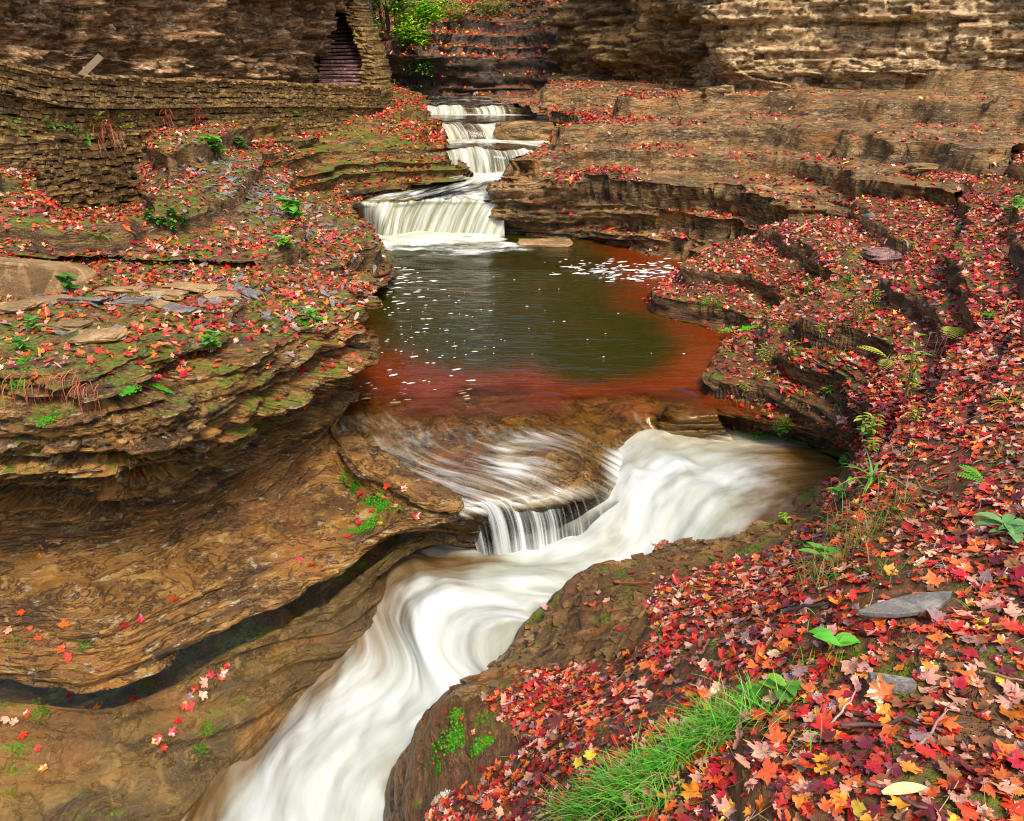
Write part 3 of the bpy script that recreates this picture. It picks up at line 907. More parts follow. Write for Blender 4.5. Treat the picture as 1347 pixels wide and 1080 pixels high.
# rapids and lower chute
ch = [
    ((1000, 562, -.42), (1050, 580, -.42), (1090, 600, -.42), (1128, 625, -.42), (1150, 650, -.42)),
    ((925, 558, -.42), (985, 594, -.42), (1045, 625, -.43), (1085, 650, -.44), (1110, 680, -.46)),
    ((862, 566, -.34), (915, 605, -.34), (968, 650, -.42), (1005, 680, -.46), (1035, 712, -.5)),
    ((795, 605, -.40), (850, 650, -.38), (895, 690, -.50), (925, 722, -.55), (950, 755, -.6)),
    ((745, 655, -.55), (800, 685, -.54), (830, 712, -.62), (856, 742, -.66), (880, 775, -.7)),
    ((670, 690, -.72), (715, 718, -.70), (755, 745, -.74), (792, 768, -.80), (820, 800, -.85)),
    ((585, 690, -.84), (640, 742, -.80), (690, 778, -.82), (748, 800, -.90), (780, 835, -.95)),
    ((490, 690, -.98), (565, 765, -.86), (640, 815, -.94), (715, 845, -1.0), (750, 885, -1.05)),
    ((430, 740, -1.12), (528, 815, -.98), (590, 855, -1.06), (672, 880, -1.12), (720, 920, -1.2)),
    ((410, 830, -1.3), (512, 872, -1.22), (550, 905, -1.24), (618, 918, -1.28), (670, 950, -1.35)),
    ((340, 890, -1.48), (445, 930, -1.38), (500, 955, -1.36), (572, 972, -1.40), (640, 990, -1.5)),
    ((250, 970, -1.62), (370, 1005, -1.52), (450, 1025, -1.46), (536, 1036, -1.50), (600, 1050, -1.6)),
    ((180, 1080, -1.70), (310, 1100, -1.60), (420, 1115, -1.54), (516, 1125, -1.6), (570, 1140, -1.7)),
    ((60, 1260, -1.8), (210, 1290, -1.7), (380, 1300, -1.64), (490, 1300, -1.7), (540, 1300, -1.8)),
]
ch_cols = [[Z(*ch[r][c]) for r in range(len(ch))] for c in range(5)]


def ch_cover(G, U, V, fu, fv):
    px, py, _ = proj(G)
    c = 1.15 + 0 * U
    c -= 1.25 * sstep(930, 1060, px) * sstep(560, 600, py)
    c -= .5 * sstep(650, 740, py) * sstep(860, 1000, px)
    n = .10 * vnoise(fv * 1.4, fu * .6, 0 * U, 15) + .05 * vnoise(fv * 5, fu * 2, 0 * U, 16)
    low = sstep(700, 740, py)
    c -= 1.0 * sstep(.36, .16, U + n) * low * sstep(760, 700, px)
    c -= 1.0 * sstep(.66, .86, U + n) * sstep(640, 700, py)
    c += .18 * vnoise(fu * 1.2, fv * .5, 0 * U, 18)
    return c


def ch_disp(G, U, V, fu, fv):
    w = sstep(1060, 900, proj(G)[0])
    return w * (.085 * fbm(np.stack((fu * 1.0, fv * .9, 0 * U), -1), 1.6, 3, 8) + .010 * vnoise(fu * 9, fv * .7, 0 * U, 9)) + .006 * vnoise(fu * 5, fv * 5, 0 * U, 2)


sheet('water', ch_cols, 170, 330, M['chute'], cover=ch_cover, disp=ch_disp, label='silky white rapids pouring down the rock chute')


# the comb of fine strands over the sill edge
def comb():
    top = [Z(x, y, -.15) for x, y in ((598, 669), (625, 664), (655, 660), (690, 656), (725, 652), (758, 647), (785, 636))]
    bot = [Z(x, y, z) for x, y, z in ((628, 728, -.84), (662, 732, -.80), (697, 729, -.78), (735, 722, -.76), (770, 712, -.72), (800, 698, -.68), (825, 680, -.62))]
    cols = []
    for a, b_ in zip(top, bot):
        f = b_ - a
        h = -f[2]
        f = np.array((f[0], f[1], 0))
        cols.append([a - f * .25 + np.array((0, 0, .02)), a + np.array((0, 0, .015)), a + f * .35 - np.array((0, 0, h * .13)), a + f * .7 - np.array((0, 0, h * .48)), b_ - np.array((0, 0, .02))])

    def cov(G, U, V, fu, fv):
        return .78 - .5 * U + .34 * vnoise(fu * 5.5, fv * .25, 0 * U, 23) + .2 * vnoise(fu * 15, fv * .3, 0 * U, 24) - .55 * sstep(.18, 0, V) + .25 * sstep(.75, 1, V) - .3 * sstep(.75, 1, U)
    sheet('waterfall', cols, 220, 50, M['strand'], cover=cov, disp=lambda G, U, V, fu, fv: .02 * vnoise(fu * 9, fv * .3, 0 * U, 25) * sstep(0, .4, V), label='slanting veil of thin white water strands falling off the sill edge')


comb()


# upper pools and falls
def fall(top, base, nu, nv, label, back=.6, seed=1, gap=0.0):
    cols = []
    for (a, b_) in zip(top, base):
        a, b_ = np.array(a), np.array(b_)
        f = b_ - a
        f[2] = 0
        h = a[2] - b_[2]
        cols.append([a + np.array((-f[0] * .3, back, .01)), a, a + f * .35 - np.array((0, 0, h * .12)), a + f * .7 - np.array((0, 0, h * .45)), b_, b_ + f * .05 - np.array((0, 0, .1))])

    def cov(G, U, V, fu, fv):
        return .95 - gap + .5 * vnoise(fu * 2.2, 0 * U, 0 * U, seed) - 1.1 * sstep(.28, .1, V)
    sheet('waterfall', cols, nu, nv, M['curtain'], cover=cov, disp=lambda G, U, V, fu, fv: .035 * vnoise(fu * 6, fv * .4, 0 * U, seed) + .05 * vnoise(fu * 1.5, fv * .3, 0 * U, seed + 1), label=label)


Y1 = 20.0
f1_top = [A(x, y, Yy) for x, y, Yy in ((462, 266, 20.3), (495, 268, 20.1), (525, 267, 20.05), (560, 263, 20.1), (600, 263, 20.2), (640, 264, 20.1), (660, 264, 20.2))]
f1_bot = [Z(x, y, -.02) for x, y in ((478, 304), (508, 314), (535, 310), (565, 309), (600, 309), (640, 312), (664, 312))]
fall(f1_top, f1_bot, 160, 40, 'broad main waterfall curtain dropping into the pool', seed=3, gap=.05)
zt1 = float(np.mean([p[2] for p in f1_top]))
f2_top = [A(x, y, Yy) for x, y, Yy in ((586, 197, 22.4), (610, 195, 22.4), (640, 195, 22.3), (680, 197, 22.2), (725, 201, 21.9))]
f2_bot = [A(x, y, Yy) for x, y, Yy in ((594, 224, 22.1), (615, 224, 22.1), (640, 223, 22.0), (680, 222, 21.9), (715, 217, 21.6))]
fall(f2_top, f2_bot, 120, 30, 'second waterfall curtain, upstream of the main fall', seed=5)
f3_top = [A(x, y, Yy) for x, y, Yy in ((574, 163, 26.4), (600, 162, 26.4), (625, 161, 26.4), (658, 163, 26.3))]
f3_bot = [A(x, y, Yy) for x, y, Yy in ((590, 182, 26.0), (608, 182, 26.0), (632, 182, 26.0), (656, 181, 26.0))]
fall(f3_top, f3_bot, 90, 24, 'third waterfall, narrow, between leafy ledges', seed=8, gap=.15)
f4_top = [A(x, y, Yy) for x, y, Yy in ((548, 140, 31.3), (580, 139.5, 31.3), (620, 140, 31.3), (650, 140, 31.3), (676, 140, 31.2))]
f4_bot = [A(x, y, Yy) for x, y, Yy in ((552, 149, 31.0), (580, 149, 31.0), (620, 149, 31.0), (650, 149, 31.0), (674, 149, 31.0))]
fall(f4_top, f4_bot, 90, 16, 'farthest low waterfall below the dark back cliff', seed=11, gap=.25)


def upper_pool(pts, label, cover_fn, nu=70, nv=40):
    cols = [[np.array(p) for p in c] for c in pts]
    sheet('water', cols, nu, nv, M['upper'], cover=cover_fn, disp=lambda G, U, V, fu, fv: .012 * vnoise(fu * 2, fv * 3, 0 * U, 4), label=label)


M['upper'] = foam_material('streaked_stream', 2.0, 1.2, white=(.62, .64, .60), shade=(.36, .34, .22), brown=(.30, .22, .08))


def line(pairs):
    return [[a, a * .5 + b * .5, b] for a, b in pairs]


za = [p[2] for p in f2_bot]
upper_pool(line([(A(575, 230, 22.2), f1_top[0] + np.array((-.3, .15, .0))), (A(600, 226, 22.2), f1_top[2] + np.array((0, .1, .0))), (A(640, 225, 22.1), f1_top[3] + np.array((.2, .1, 0))), (A(690, 224, 22.0), f1_top[5] + np.array((0, .1, 0))), (A(730, 222, 21.6), f1_top[6] + np.array((.8, .1, 0)))]),
           'shallow streaked water between the two lower falls', lambda G, U, V, fu, fv: .42 + .6 * sstep(.45, .1, V) + .2 * vnoise(fu, fv, 0 * U, 3))
upper_pool(line([(A(560, 183, 26.2), f2_top[0] + np.array((-.4, .1, 0))), (A(600, 183, 26.2), f2_top[1] + np.array((0, .1, 0))), (A(650, 183, 26.1), f2_top[3] + np.array((-.3, .1, 0))), (A(760, 186, 25.7), f2_top[4] + np.array((.5, .1, 0)))]),
           'foam streaked pool above the second fall', lambda G, U, V, fu, fv: .15 + .8 * sstep(.6, .3, V) + .2 * vnoise(fu, fv, 0 * U, 3))
upper_pool(line([(A(535, 150, 31.2), f3_top[0] + np.array((-.5, .1, 0))), (A(590, 150, 31.2), f3_top[1] + np.array((0, .1, 0))), (A(640, 150, 31.2), f3_top[2] + np.array((.3, .1, 0))), (A(720, 151, 31), f3_top[3] + np.array((2.0, .1, 0)))]),
           'dark narrow pool above the third fall', lambda G, U, V, fu, fv: .1 + .9 * sstep(.3, .1, V))
upper_pool(line([(A(520, 127, 42), f4_top[0] + np.array((-.5, .1, 0))), (A(580, 127, 42), f4_top[1] + np.array((0, .1, 0))), (A(650, 127, 42), f4_top[3] + np.array((0, .1, 0))), (A(740, 127, 42), f4_top[4] + np.array((1.2, .1, 0)))]),
           'farthest calm pool at the foot of the back cliff', lambda G, U, V, fu, fv: .3 + .3 * vnoise(fu, fv * 2, 0 * U, 3))
# rock steps behind the curtains
for nm, tp, bt, sd, lb in (('stream_bed', f1_top, f1_bot, 101, 'rock step behind the main waterfall'), ('stream_bed', f2_top, f2_bot, 102, 'rock step behind the second waterfall'), ('stream_bed', f3_top, f3_bot, 103, 'rock step behind the third waterfall'), ('stream_bed', f4_top, f4_bot, 104, 'rock step behind the farthest waterfall')):
    cc = []
    ext_t = [tp[0] + (tp[0] - tp[1]) * 1.2, *tp, tp[-1] + (tp[-1] - tp[-2]) * 1.2]
    ext_b = [bt[0] + (bt[0] - bt[1]) * 1.2, *bt, bt[-1] + (bt[-1] - bt[-2]) * 1.2]
    for a, b_ in zip(ext_t, ext_b):
        up = np.array((0, 0, 1.0))
        cc.append([np.array((b_[0], a[1] + .12, b_[2] - .4)), np.array((a[0], a[1] + .1, (a[2] + b_[2]) / 2)), np.array((a[0], a[1] + .1, a[2] - .06)), np.array((a[0], a[1] + 1.2, a[2] - .10)), np.array((a[0], a[1] + 5, a[2] - .25))])
    rock(nm, cc, 90, 50, M['bed'], [(.08, .18, .06, .2, .8)], warp=.05, rough=.015, seed=sd, label=lb)
# churned foam at the foot of the main fall
fc = [[Z(x0, 305, .03), Z(x1, 318, .035), Z(x2, 330, .02), Z(x3, 342, .008), Z(x3 + 10, 354, .004)] for x0, x1, x2, x3 in ((470, 488, 500, 500), (520, 520, 530, 540), (570, 570, 580, 590), (620, 620, 640, 660), (650, 655, 700, 740), (665, 680, 750, 800))]
M['spread'] = foam_material('spreading_foam', 1.2, 2.2, brown=(1, 1, 1))
sheet('water', fc, 90, 60, M['spread'], cover=lambda G, U, V, fu, fv: 1.3 - 1.75 * V ** 1.1 + .35 * vnoise(fu * 1.5, fv * 4, 0 * U, 2) - 1.2 * sstep(.8, 1, U) - 1.0 * sstep(.12, 0, U), disp=lambda G, U, V, fu, fv: (1 - V) * .05 * np.abs(vnoise(fu * 2, fv * 2, 0 * U, 5)), label='white foam spreading over the pool below the main waterfall')


# ------------------------------------------------------------------ foam flecks on the pool (nobody could count them)
def flecks():
    V, Fc = [], []
    b = 0
    spots = []
    r = np.random.default_rng(5)
    for _ in range(55):
        spots.append((r.normal(560, 45), r.normal(445, 30), r.uniform(.008, .05) * r.random() ** .5))
    for _ in range(40):
        spots.append((r.uniform(500, 900), r.uniform(360, 470), r.uniform(.006, .018)))
    for _ in range(170):
        q = r.random()
        spots.append((r.normal(770 + 120 * q, 28), r.normal(352 + 6 * q, 7), r.uniform(.012, .08) * r.random() ** .5 + .008))
    for _ in range(50):
        spots.append((r.normal(525, 25), r.uniform(350, 400), r.uniform(.015, .05)))
    for _ in range(26):
        spots.append((r.uniform(455, 620), r.uniform(500, 532), r.uniform(.012, .045)))
    for px, py, s in spots:
        c = Z(px, py, .016 if py < 505 else .0)
        n = 8
        an = r.uniform(0, .5)
        V.append(c + np.array((0, 0, .006)))
        for k in range(n):
            t_ = 2 * math.pi * k / n
            q = s * r.uniform(.6, 1.15)
            x, y = q * 2.0 * math.cos(t_), q * .8 * math.sin(t_)
            V.append(c + np.array((x * math.cos(an) - y * math.sin(an), x * math.sin(an) + y * math.cos(an), -.004)))
        Fc += [(b, b + 1 + k, b + 1 + (k + 1) % n) for k in range(n)]
        b += n + 1
    tag(link_mesh('foam_flecks', np_mesh('foam_flecks', np.array(V), np.array(Fc)), M['foam']), 'small white foam flecks drifting on the pool', kind='stuff')


flecks()
# ------------------------------------------------------------------ placing things on the rock
def surf(px, py, S, tol=5.0):
    """the visible point of a rock surface seen at a photograph pixel, and its normal"""
    G, N = S[0].reshape(-1, 3), S[1].reshape(-1, 3)
    if len(S) == 4:
        x, y, d = proj(G)
        S_c = (x, y, d)
        _cache[id(S)] = S_c
    x, y, d = _cache[id(S)]
    q = (x - px) ** 2 + (y - py) ** 2
    m = q < tol * tol
    if not m.any():
        k = int(q.argmin())
        return Vector(G[k]), Vector(N[k])
    idx = np.nonzero(m)[0]
    k = idx[d[idx].argmin()]
    idx = idx[d[idx] < d[k] + .35]
    k = idx[q[idx].argmin()]
    return Vector(G[k]), Vector(N[k])


_cache = {}


def up_normal(n, w=.5):
    v = Vector(n) * (1 - w) + Vector((0, 0, 1)) * w
    return v.normalized()


# --- maple leaf outlines (unit: centre lobe length 1)
_HI = [(90, 1.0), (83, .74), (77, .80), (69, .56), (57, .68), (50, .80), (42, .95), (35, .74), (27, .74), (14, .50), (0, .56), (-15, .68), (-30, .50), (-62, .32), (-88, .16)]
_LO = [(90, 1.0), (70, .60), (43, .95), (16, .54), (-14, .70), (-60, .34)]


def outline(spec):
    pts = [(r * math.cos(R(a)), r * math.sin(R(a))) for a, r in spec]
    left = [(-x, y) for x, y in reversed(pts[1:])]
    return np.array(pts + left)


def oval(n=8, w=.36):
    return np.array([(w * math.sin(2 * math.pi * k / n), math.cos(2 * math.pi * k / n)) for k in range(n)])


OUT_HI, OUT_LO = outline(_HI), outline(_LO)
OUT_OVX = {len(o_): oval(len(o_)) for o_ in (OUT_HI, OUT_LO)}
PAL = {
    'crimson': (.36, .018, .010), 'scarlet': (.56, .030, .010), 'rust orange': (.60, .105, .018), 'orange': (.66, .22, .018),
    'pale pink': (.56, .27, .18), 'maroon': (.12, .012, .012), 'mauve grey': (.26, .15, .15), 'yellow': (.66, .42, .03), 'brown': (.22, .085, .025)}
NAMES = list(PAL)
W_RIGHT = np.array([.17, .19, .24, .075, .18, .06, .03, .02, .05])
W_LEFT = np.array([.10, .17, .28, .12, .18, .03, .03, .02, .07])
W_FAR = np.array([.18, .28, .28, .12, .05, .03, .01, .02, .03])


def leaf_local(out, curl, fold, seed, dish=.1):
    """outline -> local 3-D points with centre first"""
    r = np.random.default_rng(seed)
    P = np.zeros((len(out) + 1, 3))
    P[1:, :2] = out * r.uniform(.74, 1.12, (len(out), 1)) * np.array((r.uniform(.8, 1.15), 1))
    rr = np.hypot(P[:, 0], P[:, 1])
    P[:, 2] = fold * np.abs(P[:, 0]) + curl * P[:, 1] * np.abs(P[:, 1]) + dish * rr ** 2 * np.sin(3 * np.arctan2(P[:, 1], P[:, 0]) + r.uniform(0, 6)) + r.uniform(-.05, .05, len(P))
    P[0, 2] = -.02
    return P


SCATTERED_LEAVES = []      # arrays: pos, normal, size, colour index


def scatter_points(S, density, seed, nzmin=.55, jitter=.0):
    """density(px, py, nz, P) -> leaves per square metre, at the grid's cells"""
    G, N = S[0], S[1]
    a, b, c, d = G[:-1, :-1], G[1:, :-1], G[1:, 1:], G[:-1, 1:]
    ar = .5 * np.linalg.norm(np.cross(c - a, d - b), axis=-1)
    ctr = (a + b + c + d) / 4
    n = N[:-1, :-1]
    px, py, dep = proj(ctr)
    den = density(px, py, n[..., 2], ctr) * (n[..., 2] > nzmin)
    ok = (px > -260) & (px < 1640) & (py > -160) & (py < 1300)
    ex = (ar * den * ok).ravel()
    r = np.random.default_rng(seed)
    cnt = r.poisson(ex)
    k = np.repeat(np.arange(len(ex)), cnt)
    u, v = r.random(len(k))[:, None], r.random(len(k))[:, None]
    A_, B_, C_, D_ = (q.reshape(-1, 3)[k] for q in (a, b, c, d))
    P = (A_ * (1 - u) + B_ * u) * (1 - v) + (D_ * (1 - u) + C_ * u) * v
    return P, n.reshape(-1, 3)[k]


def make_leaves(P, N, weights, size, seed, tilt=.30, lift=(.004, .02)):
    r = np.random.default_rng(seed)
    n = len(P)
    N = N * .7 + np.array((0, 0, .3)) + r.normal(0, tilt, (n, 3))
    N /= np.linalg.norm(N, axis=1, keepdims=True)
    ci = r.choice(len(NAMES), n, p=weights / weights.sum())
    patch = vnoise(P[:, 0] * 1.6, P[:, 1] * 1.6, P[:, 2], 501)
    warm = np.array((2, 0, 4, 5, 4, 8))[r.integers(0, 6, n)]
    ci = np.where((patch > .12) & (r.random(n) < .5), warm, ci)
    sz = r.uniform(size[0], size[1], n) * np.where(r.random(n) < .2, .65, 1)
    P = P + N * r.uniform(lift[0], lift[1], n)[:, None] + np.array((0, 0, .004))
    SCATTERED_LEAVES.append((P, N, sz, ci))


def inside(px, py, poly):
    r = np.zeros(np.shape(px), bool)
    n = len(poly)
    for i in range(n):
        x0, y0 = poly[i]
        x1, y1 = poly[(i + 1) % n]
        c = ((y0 > py) != (y1 > py)) & (px < (x1 - x0) * (py - y0) / (y1 - y0 + 1e-9) + x0)
        r ^= c
    return r


WET_SLAB = [(380, 1180), (450, 1000), (560, 870), (720, 740), (790, 700), (860, 728), (960, 650), (1085, 630), (1088, 676), (1010, 726), (868, 762), (848, 800), (862, 840), (800, 868), (690, 880), (640, 925), (695, 985), (640, 1012), (570, 1060), (520, 1120)]
SILL = [(860, 490), (930, 500), (950, 530), (1000, 556), (1060, 575), (1120, 600), (1120, 640), (1000, 590), (860, 560)]


def dens_bank(px, py, nz, P):
    n = vnoise(P[..., 0] * 1.1, P[..., 1] * 1.1, P[..., 2], 77) + .5 * vnoise(P[..., 0] * 3, P[..., 1] * 3, P[..., 2], 78)
    d = 250 * np.clip(.95 + .7 * n, .10, 1.8)
    d = np.where(P[..., 1] < 8.5, d * 1.65, d)
    d = np.where(inside(px, py, WET_SLAB), 4 + 10 * (n > .5), d)
    d = np.where(inside(px, py, SILL), 5, d)
    bare = np.exp(-((px - 1290) / 60) ** 2 - ((py - 965) / 26) ** 2) + np.exp(-((px - 1010) / 50) ** 2 - ((py - 1055) / 20) ** 2) + np.exp(-((px - 1130) / 110) ** 2 - ((py - 855) / 10) ** 2)
    bare = bare + 1.2 * np.exp(-((px - 1188) / 70) ** 4 - ((py - 793) / 22) ** 4) + 1.2 * np.exp(-((px - 1172) / 42) ** 4 - ((py - 906) / 20) ** 4)
    d = d * (1 - .9 * np.clip(bare, 0, 1))
    d = d * np.where(P[..., 1] > 8.5, .9, 1)
    return d * sstep(.5, .72, nz)


P_, N_ = scatter_points(BANK_S, dens_bank, 301, .5)
near = P_[:, 1] < 8.5
make_leaves(P_[near], N_[near], W_RIGHT, (.022, .066), 302, tilt=.17, lift=(.003, .016))
make_leaves(P_[~near], N_[~near], W_RIGHT, (.036, .062), 303, tilt=.28)
# the sodden lower layer of the litter
W_UNDER = np.array([.20, .08, .14, .02, .08, .20, .08, .0, .20])
P_, N_ = scatter_points(BANK_S, lambda px, py, nz, P: .9 * dens_bank(px, py, nz, P) * (P[..., 1] < 8.5), 304, .5)
make_leaves(P_, N_, W_UNDER, (.026, .052), 305, tilt=.07, lift=(.000, .003))


def dens_left(px, py, nz, P):
    n = vnoise(P[..., 0] * 1.3, P[..., 1] * 1.3, P[..., 2], 87) + .5 * vnoise(P[..., 0] * 4, P[..., 1] * 4, P[..., 2], 88)
    d = 210 * np.clip(.85 + .7 * n, .04, 1.6)
    top = P[..., 2] > 1.02
    d = np.where(top, d * np.where(py > 440, .40, .85) * sstep(505, 480, py), 5 * (P[..., 2] > .5) + .8 * (P[..., 2] <= .5))
    return d * sstep(.6, .8, nz)


P_, N_ = scatter_points(LEFT_S, dens_left, 311, .6)
make_leaves(P_, N_, W_LEFT, (.038, .065), 312)


def dens_scree(px, py, nz, P):
    n = vnoise(P[..., 0] * .9, P[..., 1] * .9, P[..., 2], 97) + .5 * vnoise(P[..., 0] * 3, P[..., 1] * 3, P[..., 2], 98)
    chips = np.exp(-((px - 320) / 70) ** 2 - ((py - 250 - .45 * (px - 320)) / 26) ** 2)
    d = 150 * np.clip(.75 + .9 * n, .05, 1.6) * (1 - .72 * chips)
    return d * sstep(.4, .7, nz)


P_, N_ = scatter_points(SCREE_S, dens_scree, 321, .45)
make_leaves(P_, N_, W_LEFT, (.042, .07), 322)


def dens_ll(px, py, nz, P):
    n = vnoise(P[..., 0] * .7, P[..., 1] * .7, P[..., 2] * 2, 107) + .5 * vnoise(P[..., 0] * 2.5, P[..., 1] * 2.5, P[..., 2] * 2, 108)
    return 105 * np.clip(.5 + 1.2 * n, .03, 1.6) * sstep(.5, .8, nz)


P_, N_ = scatter_points(LED_L_S, dens_ll, 331, .5)
make_leaves(P_, N_, W_FAR, (.055, .085), 332)


def dens_lr(px, py, nz, P):
    n = vnoise(P[..., 0] * .5, P[..., 1] * .5, P[..., 2] * 2, 117) + .6 * vnoise(P[..., 0] * 2, P[..., 1] * 2, P[..., 2] * 2, 118)
    slope = np.exp(-((px - 755) / 85) ** 2 - ((py - 195) / 42) ** 2)
    band = np.exp(-((px - 870) / 130) ** 2 - ((py - 140) / 12) ** 2)
    low = np.exp(-((px - 835) / 95) ** 2 - ((py - 318) / 20) ** 2) + .8 * np.exp(-((px - 930) / 110) ** 2 - ((py - 275) / 14) ** 2)
    right = .16 * sstep(1300, 1050, px)
    w = np.clip(slope * 1.2 + band + low + right + .16, 0, 1.3)
    return 105 * w * np.clip(.6 + 1.1 * n, .02, 1.7) * sstep(.5, .8, nz)


P_, N_ = scatter_points(LED_R_S, dens_lr, 341, .5)
make_leaves(P_, N_, W_RIGHT * .4 + W_FAR * .6, (.055, .09), 342)


def dens_back(px, py, nz, P):
    n = vnoise(P[..., 0] * .4, P[..., 1] * .4, P[..., 2] * 1.5, 127) + .5 * vnoise(P[..., 0] * 1.5, P[..., 1] * 1.5, P[..., 2] * 2, 128)
    return 26 * np.clip(.6 + .9 * n, .02, 1.6) * sstep(.3, .6, nz) * (px > 400) * (px < 760)


P_, N_ = scatter_points(CB_S, dens_back, 351, .3)
make_leaves(P_, N_, np.array([.06, .25, .38, .2, .01, .01, .0, .06, .03]), (.10, .16), 352, tilt=.4)

# single leaves dropped on the bare slab and shelf
SINGLE_SPOTS = [(300, 878), (290, 893), (270, 898), (258, 905), (247, 915), (240, 927), (230, 905), (268, 912), (252, 930), (235, 950), (210, 970), (213, 983), (205, 977), (225, 962), (178, 920), (125, 935), (92, 918), (35, 940), (20, 950), (28, 970), (50, 982), (60, 1008), (10, 945), (295, 885), (310, 870), (277, 890),
                (85, 825), (42, 825), (50, 840), (12, 827), (165, 820), (185, 812), (230, 790), (82, 855), (62, 870), (92, 862), (116, 872), (30, 806), (395, 735), (410, 745), (470, 690), (505, 655), (520, 668), (530, 645), (490, 672), (460, 706), (500, 690), (545, 680), (512, 640)]
pp, nn = [], []
for x, y in SINGLE_SPOTS:
    p, n = surf(x, y, SLAB_S if y > 865 else LEFT_S)
    pp.append(p + n * .012)
    nn.append(n)
SINGLES = (np.array(pp), np.array(nn))

P, N, SZ, CI = (np.concatenate([s[k] for s in SCATTERED_LEAVES]) for k in range(4))
px, py, dep = proj(P)
proj_size = SZ * np.clip(np.abs((N * (np.array((0, 0, CAM_H)) - P)).sum(1)) / np.linalg.norm(P - np.array((0, 0, CAM_H)), axis=1), .15, 1) / dep
inview = (px > 6) & (px < 1341) & (py > 6) & (py < 1070)
order = np.argsort(-np.where(inview, proj_size, 0))
N_IND = 230
pick = order[:N_IND]
rest = np.ones(len(P), bool)
rest[pick] = False


def leaf_mesh_arrays(P, N, SZ, CI, out, seed):
    """all leaves of one outline as one triangle soup"""
    r = np.random.default_rng(seed)
    n = len(P)
    locs = np.stack([leaf_local(out if k < 13 else OUT_OVX[len(out)], r.uniform(-.5, .35), r.uniform(-.3, .45) if k % 5 else .8, seed + k, .16) for k in range(16)])
    L = locs[r.integers(0, 16, n)] * SZ[:, None, None]
    a = np.cross(N, r.normal(size=(n, 3)))
    a /= np.maximum(np.linalg.norm(a, axis=1, keepdims=True), 1e-6)
    b = np.cross(N, a)
    V = P[:, None] + L[..., 0:1] * a[:, None] + L[..., 1:2] * b[:, None] + L[..., 2:3] * N[:, None]
    k = L.shape[1]
    t_ = np.array([(0, 1 + i, 1 + (i + 1) % (k - 1)) for i in range(k - 1)])
    Fc = (np.arange(n)[:, None, None] * k + t_[None]).reshape(-1, 3)
    c = np.array([PAL[q] for q in NAMES])[CI] * r.uniform(.45, 1.35, (n, 1)) * r.uniform(.9, 1.1, (n, 3))
    Cc = np.repeat(c[:, None], k, 1)
    Cc[:, 0] *= .8
    return V.reshape(-1, 3), Fc, np.clip(Cc, 0, .9).reshape(-1, 3)


def stuff_leaves(mask, out, seed, label):
    V, Fc, Cc = leaf_mesh_arrays(P[mask], N[mask], SZ[mask], CI[mask], out, seed)
    tag(link_mesh('fallen_leaves', np_mesh('fallen_leaves', V, Fc, True, None, Cc), M['leaf']), label, kind='stuff')


near_m = rest & (dep < 7.0)
mid_m = rest & (dep >= 7.0)
stuff_leaves(near_m, OUT_HI, 900, 'thick litter of wet red and orange maple leaves on the near bank')
stuff_leaves(mid_m, OUT_LO, 950, 'red and orange leaf litter on the ledges and slopes')

# the largest leaves, one object each
MESHES = {}
for ci, nm in enumerate(NAMES):
    for v in range(3):
        L = leaf_local(OUT_HI, (-.25, .15, .3)[v], (.25, -.12, .4)[v], 700 + ci * 3 + v, .12)
        k = len(L)
        tri = [(0, 1 + i, 1 + (i + 1) % (k - 1)) for i in range(k - 1)]
        # leaf stalk
        st = np.array([(-.012, -.1, .0), (.012, -.1, .0), (.05, -.95, .06), (.03, -.95, .06)])
        V = np.concatenate((L, st))
        tri += [(k, k + 1, k + 2), (k, k + 2, k + 3)]
        c = np.tile(np.array(PAL[nm]), (len(V), 1))
        c[0] *= .8
        c[k:] = (.25, .05, .03)
        MESHES[ci, v] = np_mesh('maple_leaf', V, np.array(tri), True, None, np.clip(c, 0, .9))
        MESHES[ci, v].materials.append(M['leaf'])


def place_leaf(p, n, size, ci, v, spin, name='maple_leaf'):
    o = bpy.data.objects.new(name, MESHES[ci, v])
    COL.objects.link(o)
    q = Vector(n).to_track_quat('Z', 'Y')
    o.rotation_euler = (q.to_matrix() @ Matrix.Rotation(spin, 3, 'Z')).to_euler()
    o.location = p
    o.scale = (size, size, size)
    return o


ORD = ['nearest', 'second nearest', 'third nearest'] + [w + ' nearest' for w in 'fourth fifth sixth seventh eighth ninth tenth eleventh twelfth thirteenth fourteenth fifteenth sixteenth seventeenth eighteenth nineteenth twentieth'.split()]
LANDMARK = {'the grey slate slab': (1188, 795), 'the stone block': (1172, 908), 'the bright grass tuft': (880, 1010), 'the long pale yellow leaf': (1185, 1052), 'the strap leaved plant': (1150, 632), 'the blue green rosette': (1325, 712), 'the two leaved seedling': (1094, 862), 'the mossy rock face': (600, 975), 'the grassy bank edge': (1110, 730), 'the right edge of the frame': (1347, 900)}


def direction(dx, dy):
    k = int(round(math.atan2(-dy, dx) / (math.pi / 4))) % 8
    return ('right of', 'above right of', 'above', 'above left of', 'left of', 'below left of', 'below', 'below right of')[k]


